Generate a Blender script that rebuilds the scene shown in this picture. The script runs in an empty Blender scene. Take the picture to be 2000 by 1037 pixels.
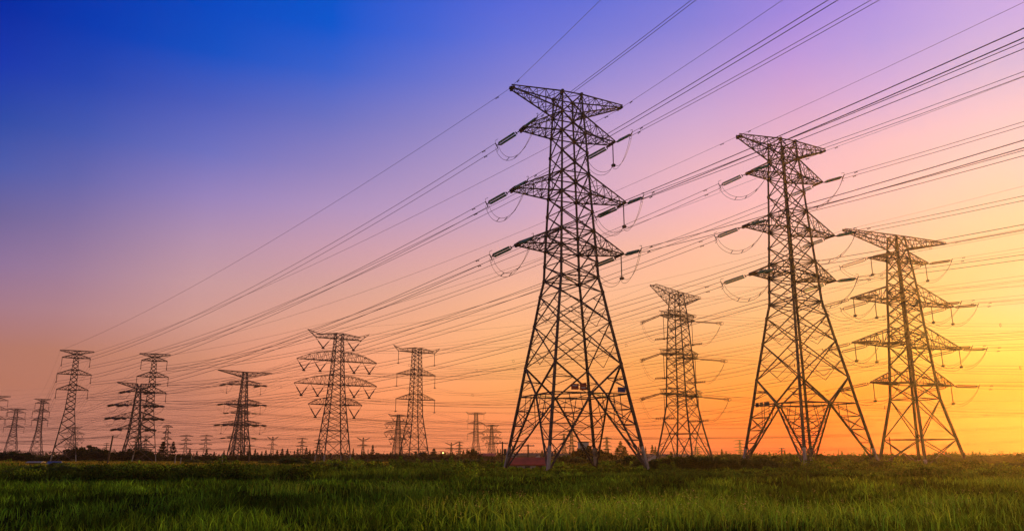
import bpy, math, random
import numpy as np
from mathutils import Vector, Matrix
R = math.radians
random.seed(7); rng = np.random.default_rng(7)
scene = bpy.context.scene
col = scene.collection

# ------------------------------------------------------------------ camera
F_PX, CX, CY, PITCH, HC = 1555.6, 1000.0, 518.5, R(13.535), 1.8
cd = bpy.data.cameras.new('camera'); cam = bpy.data.objects.new('camera', cd); col.objects.link(cam)
cd.sensor_width = 36.0; cd.lens = 28.0; cd.clip_start = 0.1; cd.clip_end = 20000
cam.location = (0, 0, HC); cam.rotation_euler = (R(90) + PITCH, 0, 0)
scene.camera = cam
scene.view_settings.view_transform = 'Standard'; scene.view_settings.look = 'None'
scene.view_settings.exposure = 0.0; scene.view_settings.gamma = 1.0

# ------------------------------------------------------------------ sky
def s2l(c):
    return tuple(((v/255.)/12.92 if v <= 10.3 else ((v/255.+.055)/1.055)**2.4) for v in c)
SKX = [0, 400, 700, 1000, 1300, 1600, 1800, 2000]
SKY = [0, 100, 200, 300, 400, 500, 600, 700, 780, 830, 890]
SKT = [
 [(0,45,158),(0,72,187),(19,88,202),(92,106,213),(125,123,214),(168,141,220),(193,160,221),(212,173,222)],
 [(1,56,169),(0,80,190),(59,98,205),(118,121,213),(155,139,214),(196,157,218),(211,174,218),(227,188,214)],
 [(31,72,168),(79,95,188),(108,115,198),(152,138,205),(193,160,210),(225,174,206),(240,189,207),(254,204,202)],
 [(76,90,170),(115,115,190),(146,132,193),(182,155,200),(224,176,198),(250,189,192),(255,204,188),(255,214,190)],
 [(110,102,159),(159,135,184),(181,150,190),(202,165,196),(239,182,188),(255,198,179),(255,210,173),(255,222,168)],
 [(144,116,155),(190,150,167),(211,161,168),(233,176,165),(255,190,158),(255,203,154),(255,214,145),(255,226,149)],
 [(170,124,135),(208,155,146),(229,167,142),(253,184,141),(255,190,137),(255,200,124),(255,215,118),(254,231,140)],
 [(182,120,100),(212,143,114),(251,166,122),(255,178,113),(255,175,96),(255,191,93),(255,220,93),(254,235,99)],
 [(184,120,100),(206,132,103),(250,153,102),(255,161,94),(255,159,76),(255,168,59),(255,191,49),(255,206,50)],
 [(185,122,103),(204,129,101),(238,142,95),(255,149,91),(254,146,72),(255,147,53),(255,161,45),(255,170,43)],
 [(187,125,106),(206,129,102),(228,134,92),(246,141,92),(252,137,79),(254,135,67),(255,139,66),(255,142,67)]]
FIX = [-0.0,-0.011,-0.015,-0.0,-0.003,0.039,-0.007,-0.008,0.031,-0.019,-0.009,0.019,-0.064,-0.023,0.018,-0.043,-0.025,0.02,-0.068,-0.032,0.041,-0.012,0.007,0.044,-0.0,-0.014,0.02,-0.0,-0.003,0.028,-0.044,-0.015,0.05,-0.028,-0.005,0.025,-0.051,-0.012,0.001,-0.022,-0.022,0.029,-0.172,-0.041,0.026,-0.101,-0.01,0.015,-0.014,-0.018,-0.034,-0.01,-0.004,0.008,-0.034,-0.008,0.002,-0.027,-0.012,-0.001,-0.037,0.002,0.052,-0.051,-0.037,-0.009,-0.139,-0.045,0.071,-0.043,-0.011,-0.018,-0.045,-0.015,0.012,-0.015,-0.001,0.017,-0.032,-0.013,0.001,-0.001,0.008,0.001,0.031,0.017,-0.001,-0.099,-0.038,0.011,-0.015,-0.032,-0.016,-0.001,-0.065,0.028,-0.062,-0.033,-0.04,-0.006,0.002,0.03,-0.007,0.003,0.017,-0.041,-0.008,0.044,-0.014,-0.007,0.019,-0.002,-0.038,0.027,0.0,-0.098,0.052,0.0,-0.121,-0.01,-0.063,-0.028,0.014,0.015,0.013,0.012,0.001,-0.002,0.02,-0.014,-0.002,0.009,-0.014,-0.003,-0.007,0.0,-0.052,0.011,0.0,-0.141,-0.031,0.0,-0.202,-0.014,-0.049,-0.024,0.004,0.034,0.031,0.027,-0.039,0.002,-0.009,0.021,0.019,0.011,0.0,0.013,0.034,0.0,-0.067,-0.003,0.0,-0.195,-0.026,-0.04,-0.285,-0.003,-0.011,-0.014,-0.03,-0.003,0.005,0.007,0.117,0.029,0.026,-0.002,0.013,0.003,0.0,-0.046,-0.019,0.0,-0.136,-0.012,0.0,-0.224,-0.03,-0.04,-0.329,-0.06,0.005,0.001,0.01,-0.017,-0.003,0.006,0.161,0.034,0.008,0.0,0.002,-0.001,0.0,-0.048,-0.014,0.0,-0.19,-0.044,0.0,-0.467,-0.031,-0.001,-0.617,-0.032,0.019,0.016,0.022,0.0,0.004,0.014,0.081,0.014,0.005,0.009,-0.024,-0.0,-0.04,-0.077,-0.026,0.0,-0.292,-0.036,0.0,-0.356,-0.026,0.0,-0.402,-0.024,0.04,0.024,0.026,0.034,0.015,0.02,0.043,0.003,0.001,-0.009,-0.01,0.007,-0.107,-0.056,-0.003,-0.034,-0.242,-0.037,0.0,-0.258,-0.054,0.0,-0.27,-0.056]
TB = np.array([[s2l(c) for c in row] for row in SKT])
TB = TB + np.array(FIX).reshape(TB.shape)     # the share the haze itself adds or takes away in front of the sky
def sky_rgb(az, el):
    d = (math.sin(az)*math.cos(el), math.cos(az)*math.cos(el), math.sin(el))
    dep = d[1]*math.cos(PITCH)+d[2]*math.sin(PITCH); up = -d[1]*math.sin(PITCH)+d[2]*math.cos(PITCH)
    x = min(max(CX+F_PX*d[0]/dep, 0), 2000); y = min(max(CY-F_PX*up/dep, 0), 890)
    r = [np.array([np.interp(x, SKX, TB[j, :, k]) for k in range(3)]) for j in range(len(SKY))]
    return [float(np.interp(y, SKY, [q[k] for q in r])) for k in range(3)]
world = bpy.data.worlds.new('World'); scene.world = world; world.use_nodes = True
nt = world.node_tree; N = nt.nodes; L = nt.links; N.clear()
tc = N.new('ShaderNodeTexCoord'); sx = N.new('ShaderNodeSeparateXYZ'); L.new(tc.outputs['Generated'], sx.inputs[0])
def mth(op, a, b=None):
    n = N.new('ShaderNodeMath'); n.operation = op
    for i, v in enumerate((a, b)):
        if v is None: continue
        if isinstance(v, (int, float)): n.inputs[i].default_value = v
        else: L.new(v, n.inputs[i])
    return n.outputs[0]
azo = mth('ARCTAN2', sx.outputs[0], sx.outputs[1])
elo = mth('ARCSINE', sx.outputs[2])
EL0, EL1 = R(0.0), R(36)
mr = N.new('ShaderNodeMapRange'); L.new(elo, mr.inputs[0]); mr.inputs[1].default_value = EL0; mr.inputs[2].default_value = EL1
def ramp(az):
    r = N.new('ShaderNodeValToRGB'); cr = r.color_ramp; cr.interpolation = 'LINEAR'
    st = [0, .03, .07, .12, .18, .25, .32, .4, .48, .56, .65, .74, .82, .9, 1]
    while len(cr.elements) < len(st): cr.elements.new(.5)
    for e, p in zip(cr.elements, st): e.position = p
    for e, p in zip(cr.elements, st): e.color = (*sky_rgb(az, EL0+p*(EL1-EL0)), 1)
    L.new(mr.outputs[0], r.inputs[0]); return r.outputs[0]
AZ = [-38, -30, -22, -14, -7, 0, 7, 14, 21, 27, 33, 38]
cur = ramp(R(AZ[0]))
for a, b in zip(AZ, AZ[1:]):
    m = N.new('ShaderNodeMapRange'); L.new(azo, m.inputs[0]); m.inputs[1].default_value = R(a); m.inputs[2].default_value = R(b)
    x = N.new('ShaderNodeMix'); x.data_type = 'RGBA'; L.new(m.outputs[0], x.inputs[0]); L.new(cur, x.inputs[6]); L.new(ramp(R(b)), x.inputs[7])
    cur = x.outputs[2]
# unseen sky behind and overhead, warmed and greyed to cut the blue light
back = N.new('ShaderNodeValToRGB'); L.new(mr.outputs[0], back.inputs[0]); back.color_ramp.elements[0].color = (.42, .25, .17, 1); back.color_ramp.elements[1].color = (.10, .10, .15, 1)
m2 = N.new('ShaderNodeMapRange'); L.new(mth('ABSOLUTE', azo), m2.inputs[0]); m2.inputs[1].default_value = R(48); m2.inputs[2].default_value = R(110)
x2 = N.new('ShaderNodeMix'); x2.data_type = 'RGBA'; L.new(m2.outputs[0], x2.inputs[0]); L.new(cur, x2.inputs[6]); L.new(back.outputs[0], x2.inputs[7])
m3 = N.new('ShaderNodeMapRange'); L.new(elo, m3.inputs[0]); m3.inputs[1].default_value = R(38); m3.inputs[2].default_value = R(60)
x = N.new('ShaderNodeMix'); x.data_type = 'RGBA'; L.new(m3.outputs[0], x.inputs[0]); L.new(x2.outputs[2], x.inputs[6]); x.inputs[7].default_value = (.11, .115, .15, 1)
bg = N.new('ShaderNodeBackground'); L.new(x.outputs[2], bg.inputs[0]); bg.inputs[1].default_value = 1.0
wo = N.new('ShaderNodeOutputWorld'); L.new(bg.outputs[0], wo.inputs[0])

# ------------------------------------------------------------------ sun (low, at the right of the view)
SUN_AZ, SUN_EL = R(34.5), R(9)
sd = bpy.data.lights.new('sun', 'SUN'); sun = bpy.data.objects.new('sun', sd); col.objects.link(sun)
sd.energy = 4.0; sd.angle = R(0.6); sd.color = (1.0, .50, .10)
sv = Vector((math.sin(SUN_AZ)*math.cos(SUN_EL), math.cos(SUN_AZ)*math.cos(SUN_EL), math.sin(SUN_EL)))
sun.rotation_euler = sv.to_track_quat('Z', 'Y').to_euler(); sun.location = (200, 200, 120)

# ------------------------------------------------------------------ helpers
def xat(px, Y, z=0.0):
    return (px-CX)/F_PX*(Y*math.cos(PITCH)+(z-HC)*math.sin(PITCH))
def zat(py, Y):
    t = (CY-py)/F_PX
    return HC + Y*(t*math.cos(PITCH)+math.sin(PITCH))/(math.cos(PITCH)-t*math.sin(PITCH))

def material(name, base, rough=.6, metal=0.0, var=.25, scale=3.0, transl=0.0, spec=None, tint=False, base2=None):
    m = bpy.data.materials.new(name); m.use_nodes = True
    n = m.node_tree.nodes; l = m.node_tree.links; b = n['Principled BSDF']
    b.inputs['Roughness'].default_value = rough; b.inputs['Metallic'].default_value = metal
    if spec is not None: b.inputs['Specular IOR Level'].default_value = spec
    t = n.new('ShaderNodeTexCoord'); no = n.new('ShaderNodeTexNoise'); no.inputs['Scale'].default_value = scale; no.inputs['Detail'].default_value = 4
    l.new(t.outputs['Object'], no.inputs['Vector'])
    cr = n.new('ShaderNodeValToRGB'); cr.color_ramp.elements[0].position = .3; cr.color_ramp.elements[1].position = .7
    c2 = base2 or tuple(min(1, v*(1+var)) for v in base)
    cr.color_ramp.elements[0].color = (*[v*(1-var) for v in base], 1); cr.color_ramp.elements[1].color = (*c2, 1)
    l.new(no.outputs['Fac'], cr.inputs[0]); out = cr.outputs[0]
    if tint:
        at = n.new('ShaderNodeAttribute'); at.attribute_name = 'tint'
        mx = n.new('ShaderNodeMix'); mx.data_type = 'RGBA'; mx.blend_type = 'MULTIPLY'; mx.inputs[0].default_value = 1
        l.new(out, mx.inputs[6]); l.new(at.outputs['Color'], mx.inputs[7]); out = mx.outputs[2]
    l.new(out, b.inputs['Base Color'])
    if transl:
        tr = n.new('ShaderNodeBsdfTranslucent'); l.new(out, tr.inputs[0]); ms = n.new('ShaderNodeMixShader'); ms.inputs[0].default_value = transl
        l.new(b.outputs[0], ms.inputs[1]); l.new(tr.outputs[0], ms.inputs[2]); l.new(ms.outputs[0], n['Material Output'].inputs[0])
    return m
M = {
 'steel': material('weathered_steel', (.075, .062, .055), .7, .0, .35, 1.5),
 'foot_steel': material('pale_foot_steel', (.40, .37, .34), .55, .3, .25, 2.0),  # paler steel for the lowest stretch of each leg
 'glass': material('green_glass_discs', (.025, .30, .19), .35, 0, .3, 4),
 'dark_string': material('brown_porcelain', (.05, .035, .028), .5, 0, .3, 4),
 'wire': material('aluminium_wire', (.05, .045, .045), .6, .2, .1, 1),
 'red': material('red_enamel', (.42, .05, .03), .5, 0, .15, 6),
 'blue': material('blue_enamel', (.03, .07, .28), .5, 0, .15, 6),
 'plate': material('dark_enamel', (.06, .05, .05), .5, 0, .15, 6),
 'white': material('white_enamel', (.7, .7, .7), .5, 0, .1, 6),
 'wood': material('old_pole_wood', (.09, .065, .05), .9, 0, .3, 5),
 'concrete': material('pole_concrete', (.28, .27, .25), .9, 0, .2, 5),
 'plaster': material('white_plaster', (.62, .62, .66), .9, 0, .1, .6),
 'brick': material('brown_wall', (.20, .13, .10), .9, 0, .2, 1),
 'tile': material('dark_roof_tiles', (.055, .04, .04), .8, 0, .3, 1.2),
 'redtile': material('red_roof_sheets', (.50, .075, .02), .7, 0, .3, .8),
 'bluetile': material('blue_roof_sheets', (.03, .10, .42), .6, 0, .2, .8),
 'tin': material('dull_tin_roof', (.30, .29, .30), .7, 0, .2, 1),
 'pane': material('window_glass', (.04, .045, .06), .15, 0, .1, 1),
 'rice': material('rice_leaves', (.074, .185, .014), .7, 0, .3, .35, .35, .03, True),
 'weed': material('weed_leaves', (.070, .165, .016), .7, 0, .4, .25, .35, .03, True),
 'flower': material('yellow_blossom', (.34, .32, .03), .7, 0, .3, .3, .3, .2, True),
 'seed': material('pale_seed_heads', (.42, .40, .14), .8, 0, .2, 3, .4, .2, True),
 'leaf': material('tree_leaves', (.022, .040, .010), .8, 0, .45, .5, .08, .03),
 'conifer': material('conifer_needles', (.014, .028, .010), .8, 0, .4, .6, .05, .03),
 'shrub': material('shrub_leaves', (.065, .11, .02), .7, 0, .45, .7, .3, .2),
 'bark': material('bark', (.05, .035, .025), .9, 0, .3, 3),
}
le = bpy.data.materials.new('lit_lamp'); le.use_nodes = True
_b = le.node_tree.nodes['Principled BSDF']; _b.inputs['Emission Color'].default_value = (1, .62, .15, 1); _b.inputs['Emission Strength'].default_value = 6
M['lamp'] = le

def tag(o, label=None, cat=None, group=None, kind=None):
    if label: o['label'] = label
    if cat: o['category'] = cat
    if group: o['group'] = group
    if kind: o['kind'] = kind
    return o
def empty(name, loc=(0, 0, 0), rz=0.0):
    o = bpy.data.objects.new(name, None); col.objects.link(o); o.location = loc; o.rotation_euler = (0, 0, rz); o.empty_display_size = .5
    return o
class MB:
    def __init__(s): s.v = []; s.f = []
    def beam(s, p, q, w, w2=None, h=None):
        p = Vector(p); q = Vector(q); d = q-p
        if d.length < 1e-5: return
        d.normalize(); up = Vector((0, 0, 1)) if abs(d.z) < .95 else Vector((1, 0, 0))
        a = d.cross(up).normalized(); b = a.cross(d)
        w2 = w if w2 is None else w2; k = len(s.v)
        for c, ww in ((p, w), (q, w2)):
            hh = ww if h is None else h
            for i, j in ((-1, -1), (1, -1), (1, 1), (-1, 1)): s.v.append(c+a*(i*ww/2)+b*(j*hh/2))
        s.f += [(k, k+1, k+2, k+3), (k+7, k+6, k+5, k+4)] + [(k+i, k+4+i, k+4+(i+1) % 4, k+(i+1) % 4) for i in range(4)]
    def tube(s, pts, r, n=5):
        k = len(s.v); m = len(pts)
        for i, p in enumerate(pts):
            d = (Vector(pts[min(i+1, m-1)])-Vector(pts[max(i-1, 0)])).normalized()
            up = Vector((0, 0, 1)) if abs(d.z) < .95 else Vector((1, 0, 0))
            a = d.cross(up).normalized(); b = a.cross(d); rr = r[i] if isinstance(r, (list, tuple)) else r
            for j in range(n):
                t = 2*math.pi*j/n; s.v.append(Vector(p)+a*(rr*math.cos(t))+b*(rr*math.sin(t)))
        for i in range(m-1):
            for j in range(n):
                s.f.append((k+i*n+j, k+i*n+(j+1) % n, k+(i+1)*n+(j+1) % n, k+(i+1)*n+j))
        s.f.append(tuple(k+j for j in range(n))[::-1]); s.f.append(tuple(k+(m-1)*n+j for j in range(n)))
    def box(s, c, d):
        x, y, z = c; a, b, h = [v/2 for v in d]; k = len(s.v)
        s.v += [Vector((x+i*a, y+j*b, z+l*h)) for l in (-1, 1) for i, j in ((-1, -1), (1, -1), (1, 1), (-1, 1))]
        s.f += [(k+3, k+2, k+1, k), (k+4, k+5, k+6, k+7)] + [(k+i, k+(i+1) % 4, k+4+(i+1) % 4, k+4+i) for i in range(4)]
    def face(s, pts):
        k = len(s.v); s.v += [Vector(p) for p in pts]; s.f.append(tuple(range(k, k+len(pts))))
    def mesh(s, name, mat):
        me = bpy.data.meshes.new(name); me.from_pydata([tuple(v) for v in s.v], [], s.f); me.materials.append(mat); me.update(); return me
    def build(s, name, mat, parent=None):
        if not s.v: return None
        o = bpy.data.objects.new(name, s.mesh(name, mat)); col.objects.link(o); o.parent = parent; return o
def inst(me, name, parent=None):
    o = bpy.data.objects.new(name, me); col.objects.link(o); o.parent = parent; return o
def lerp(a, b, t): return Vector(a)*(1-t)+Vector(b)*t

# ------------------------------------------------------------------ ground
g = MB(); g.face([(-1050, -420, 0), (1050, -420, 0), (1050, 1180, 0), (-1050, 1180, 0)])
gm = material('field_soil', (.010, .016, .005), .95, 0, .5, .05, spec=0.0)
o = g.build('ground', gm); tag(o, kind='structure')

# ------------------------------------------------------------------ pylons
def profile(prof, z):
    return float(np.interp(z, [p[0] for p in prof], [p[1] for p in prof]))
def corner(prof, z, i):
    w = profile(prof, z); a, b = ((-1, -1), (1, -1), (1, 1), (-1, 1))[i % 4]
    return Vector((a*w, b*w, z))
def make_disc_string(mat, Ls, r, name, nd):
    m = MB(); pts = []; rr = []
    for i in range(nd):
        x0 = Ls*i/nd; d = Ls/nd
        for t, q in ((.0, .3), (.18, .98), (.62, 1.0), (.8, .3)): pts.append((x0+t*d, 0, 0)); rr.append(r*q)
    pts.append((Ls, 0, 0)); rr.append(r*.3)
    m.tube(pts, rr, 8); return m.mesh(name, mat)

class Tower:
    def __init__(s, spec):
        s.sp = spec; s.yaw = R(spec['yaw']); s.loc = Vector((spec['X'], spec['Y'], 0)); s.at = {}
        s.root = empty(spec.get('name', 'transmission_tower'), s.loc, s.yaw)
        tag(s.root, spec['label'], 'pylon', spec.get('group'))
        s.build()
    def W(s, p):
        p = Vector(p); c, n = math.cos(s.yaw), math.sin(s.yaw)
        return Vector((s.loc.x+p.x*c-p.y*n, s.loc.y+p.x*n+p.y*c, p.z))
    def Linv(s, d):
        c, n = math.cos(s.yaw), math.sin(s.yaw); return Vector((d.x*c+d.y*n, -d.x*n+d.y*c, d.z))
    def build(s):
        sp = s.sp; P = sp['prof']; ws, wl = sp['wb'], sp['wl']; mat = M[sp.get('mat', 'steel')]; zt = P[-1][0]; det = sp.get('det', 1)
        # legs
        for i in range(4):
            m = MB(); zs = [p[0] for p in P]
            for z0, z1 in zip(zs, zs[1:]): m.beam(corner(P, z0, i), corner(P, z1, i), wl*(1-.45*z0/zt), wl*(1-.45*z1/zt))
            lg = m.build('leg', mat, s.root)
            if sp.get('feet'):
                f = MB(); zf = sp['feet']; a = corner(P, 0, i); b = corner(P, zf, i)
                f.beam(a, b, wl*1.03, wl*.98); f.box((a.x, a.y, .1), (.8, .8, .4)); f.build('leg_foot', M['foot_steel'], lg)
        # bracing
        m = MB(); lv = sp['lev']
        z0 = lv[0]
        if sp.get('open'):           # open hourglass base with a diaphragm at its crossing
            zm, zu = sp['open']
            for i in range(4):
                c0, c1 = corner(P, 0, i), corner(P, 0, i+1); m0, m1 = corner(P, zm, i), corner(P, zm, i+1); mid = (m0+m1)/2
                u0, u1 = corner(P, zu, i), corner(P, zu, i+1)
                for c, mm, u in ((c0, m0, u0), (c1, m1, u1)):
                    m.beam(c, mid, ws*1.6); m.beam(mid, u, ws*1.6); m.beam(mm, mid, ws*1.2)
                    if det > 1:
                        n = 5; prev = None
                        for k in range(1, n):
                            t = k/n; zc = zm*t; lp = lerp(c, mm, t); dp = lerp(c, mid, t)
                            m.beam(lp, dp, ws*.85)
                            if k < n-1 or True: m.beam(dp, lerp(c, mm, (k+1)/n) if k % 2 else lerp(c, mm, (k-1)/n) if k > 1 else lp, ws*.7)
                            m.beam(lp, lerp(c, mid, (k+1)/n), ws*.6)
                        # hangers between the diaphragm and the spread brace
                        m.beam(lerp(mm, mid, .4), lerp(c, mid, .6), ws*.6); m.beam(lerp(mm, mid, .7), lerp(c, mid, .8), ws*.5)
                        q = lerp(mid, u, .5); m.beam(q, lerp(mm, u, .5), ws*.8); m.beam(q, lerp(mm, u, .2), ws*.6); m.beam(q, u*.6+mm*.4, ws*.5)
                    else:
                        for t in (.3, .6): m.beam(lerp(c, mm, t), lerp(c, mid, t), ws*.8); m.beam(lerp(c, mm, t), lerp(c, mid, t+.3), ws*.7)
            mids = [(corner(P, zm, i)+corner(P, zm, i+1))/2 for i in range(4)]
            for i in range(4): m.beam(mids[i], mids[(i+1) % 4], ws)
            if det > 1:
                for i in range(4):   # hip bracing round each leg
                    c = corner(P, 0, i)
                    for t in (.25, .5, .75):
                        a = lerp(c, mids[i], t); b = lerp(c, mids[(i-1) % 4], t); m.beam(a, b, ws*.7)
                        if t < .7:
                            b2 = lerp(c, mids[(i-1) % 4], t+.25); m.beam(a, b2, ws*.6)
            z0 = zu; lv = [z for z in lv if z >= zu]
            if not lv or lv[0] > zu: lv = [zu]+lv
        for z0, z1 in zip(lv, lv[1:]):
            for i in range(4):
                a, b, c, d = corner(P, z0, i), corner(P, z0, i+1), corner(P, z1, i), corner(P, z1, i+1)
                m.beam(a, d, ws); m.beam(b, c, ws)
                if det > 1 and (z1-z0) > 3.2:
                    wa, wc = (b-a).length, (d-c).length; t = wa/(wa+wc); X = lerp(a, d, t)
                    for (e, f) in ((a, c), (b, d)):
                        h = lerp(e, f, .5); m.beam(h, lerp(e, X, .5), ws*.6); m.beam(h, lerp(X, f, .5), ws*.6)
                        m.beam(lerp(e, f, .25), lerp(e, X, .5), ws*.5); m.beam(lerp(e, f, .75), lerp(X, f, .5), ws*.5)
                    m.beam(lerp(a, X, .5), lerp(b, X, .5), ws*.5); h = (a+b)/2
                    m.beam(h, lerp(a, X, .5), ws*.45); m.beam(h, lerp(b, X, .5), ws*.45)
            if det == 1 and z0 in sp.get('rings', ()):
                for i in range(4): m.beam(corner(P, z0, i), corner(P, z0, i+1), ws)
        for z in sp.get('rings', ()):
            for i in range(4): m.beam(corner(P, z, i), corner(P, z, i+1), ws*1.1)
            if det > 1: m.beam(corner(P, z, 0), corner(P, z, 2), ws*.6); m.beam(corner(P, z, 1), corner(P, z, 3), ws*.6)
        if det > 1:                  # gusset plates at the nodes
            for z in lv:
                for i in range(4):
                    c = corner(P, z, i); m.box(c, (wl*1.0, wl*1.0, wl*1.3))
        m.build('lattice_bracing', mat, s.root)
        # crossarms
        for A in sp['arms']:
            for sd in (-1, 1):
                h = A['h'] if sd > 0 or 'hl' not in A else A['hl']
                s.arm(A, sd, h, P, ws, mat, det)
    def arm(s, A, sd, h, P, ws, mat, det):
        m = MB(); n = A.get('n', 5); tw = A.get('tw', .6); zb, zt = A['zb'], A['zt']; zbt = A.get('zbt', zb); ztt = A.get('ztt', zbt+.12); bow = A.get('bow', 1.0)
        wb, wt = profile(P, zb), profile(P, zt)
        def pb(t, y): return Vector((sd*(wb+(h-wb)*t), y*(wb+(tw-wb)*t), zb+(zbt-zb)*t))
        def pt(t, y): return Vector((sd*(wt+(h-wt)*t), y*(wt+(tw-wt)*t), ztt+(zt-ztt)*(1-t**bow)))
        wc = ws*A.get('wc', 1.2)
        for y in (-1, 1):
            for k in range(n):
                t0, t1 = k/n, (k+1)/n
                m.beam(pb(t0, y), pb(t1, y), wc*(1.15-.3*t0)); m.beam(pt(t0, y), pt(t1, y), wc*(1.05-.3*t0))
                if k: m.beam(pb(t0, y), pt(t0, y), ws*.55)
                if k < n-1:
                    if k % 2: m.beam(pb(t0, y), pt(t1, y), ws*.6)
                    else: m.beam(pt(t0, y), pb(t1, y), ws*.6)
        for k in range(1, n+1):
            t = k/n; m.beam(pb(t, -1), pb(t, 1), ws*.6 if k < n else wc*1.3)
            if k < n: m.beam(pt(t, -1), pt(t, 1), ws*.5)
            y = 1 if k % 2 else -1
            m.beam(pb((k-1)/n, -y), pb(t, y), ws*.6)
            if det > 1: m.beam(pb((k-1)/n, y), pb(t, -y), ws*.5); m.beam(pt((k-1)/n, -y), pt(t, y), ws*.45)
        if det > 1: m.beam(pb(1, -1)+Vector((sd*-.3, -.3, -.1)), pb(1, 1)+Vector((sd*-.3, .3, -.1)), ws*2.2)
        if 'horn' in A:
            hh, hz = A['horn']
            for y in (-1, 1):
                m.beam(pb(1, y), Vector((sd*hh, 0, hz)), ws*.9); m.beam(pt(1-1/n, y), Vector((sd*hh, 0, hz)), ws*.8)
                m.beam(lerp(pb(1, y), (sd*hh, 0, hz), .5), lerp(pt(1-1/n, y), (sd*hh, 0, hz), .5), ws*.6)
        s_arm = m.build(A.get('part', 'crossarm'), mat, s.root)
        if 'horn' in A: s.at[('e', sd)] = ('S', s.W((sd*A['horn'][0], 0, A['horn'][1])), None)
        key = A.get('key')
        if key == 'e':
            s.at[('e', sd)] = ('P', s.W((sd*h, -tw, zbt)), s.W((sd*h, tw, zbt)))
        elif key:
            for q, xf in enumerate(A.get('ph', (1.0,))):
                xx = sd*(wb+(h-wb)*xf) if xf <= 1 else sd*h; yy = wb+(tw-wb)*min(xf, 1)
                ty = A['ins']; ky = (key, sd, q)
                if ty == 'T': s.at[ky] = ('T', s.W((xx, -yy, zb-.1)), s.W((xx, yy, zb-.1)))
                elif ty == 'I':
                    Ls = A.get('Ls', 3.0); mm = MB(); mm.beam((xx, 0, zb), (xx, 0, zb-Ls), .16); mm.box((xx, 0, zb-Ls), (.5, .9, .3)) if A.get('blk') else mm.box((xx, 0, zb-Ls), (.35, .5, .2))
                    mm.build('insulator_string', M['dark_string'], s.root); s.at[ky] = ('S', s.W((xx, 0, zb-Ls-.1)), None)
                elif ty == 'V':
                    Ls = A.get('Ls', 3.0); vw = A.get('vw', 2.4); mm = MB(); b = Vector((xx, 0, zb-Ls))
                    for e in (-1, 1):
                        a = Vector((xx+e*vw, 0, zb)); mm.beam(a, lerp(a, b, .35), .09); mm.beam(lerp(a, b, .35), b, .26)
                    mm.box(b+Vector((0, 0, -.15)), (.8, .5, .35))
                    mm.build('insulator_string', M['dark_string'], s.root); s.at[ky] = ('S', s.W(b+Vector((0, 0, -.3))), None)

def curve(P0, P1, sag, n=28):
    return [P0+(P1-P0)*t+Vector((0, 0, -4*sag*t*(1-t))) for t in [i/n for i in range(n+1)]]
STR = {'B': (make_disc_string(M['glass'], 3.3, .165, 'glass_disc_string', 22), 3.3, .9, .17),
       'D': (make_disc_string(M['dark_string'], 4.3, .12, 'long_disc_string', 26), 4.3, .7, .22),
       'E': (make_disc_string(M['dark_string'], 5.6, .11, 'slim_disc_string', 26), 5.6, .4, .16),
       'H': (make_disc_string(M['dark_string'], 3.2, .26, 'thick_disc_string', 12), 3.2, .4, .25)}
def ins_set(tw, T, d, kind):
    """tension set of two disc strings from world point T in direction d; returns its world end point"""
    me, Ls, lk, sep = STR[kind]; dl = tw.Linv(d).normalized()
    e = empty('insulator_set'); e.parent = tw.root
    p = T-tw.loc; e.location = tw.Linv(Vector((p.x, p.y, 0)))+Vector((0, 0, T.z))
    e.rotation_mode = 'QUATERNION'; e.rotation_quaternion = dl.to_track_quat('X', 'Z')
    for sgn in (-1, 1):
        c = inst(me, 'insulator_string', e); c.location = (lk, sgn*sep*.75, sgn*sep*.75)
    m = MB(); m.tube([(0, 0, 0), (lk*.25, 0, 0), (lk*.45, 0, 0), (lk*.7, 0, 0)], [.05, .09, .05, .08], 6)
    s7 = sep*.75; x = lk*.72; m.beam((x, -s7*1.25, -s7*1.25), (x, s7*1.25, s7*1.25), .12); m.build('link_plate', M['wire'], e)
    m = MB(); x = lk+Ls+.1; m.beam((x, -s7*1.25, -s7*1.25), (x, s7*1.25, s7*1.25), .12)
    x = lk+Ls+.12; m.beam((x, 0, 0), (x+.5, 0, 0), .1); m.beam((x+.5, -.2, -.38), (x+.5, .2, .38), .11)
    if kind == 'B': m.tube([(x+.5, .2, .38), (x+.45, .22, .75), (x-.1, .2, .78)], .035, 4); m.tube([(x+.5, -.2, -.38), (x+.45, -.22, -.6), (x+.9, -.22, -.8)], .035, 4)
    if kind == 'E':
        for xx in (x-.2, x+.55):
            m.tube([(xx+.55*math.cos(t), 0, .42*math.sin(t)) for t in [i*math.pi/6 for i in range(13)]], .05, 4)
    m.build('yoke', M['wire'], e)
    return T+d*(lk+Ls+.62)

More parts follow.
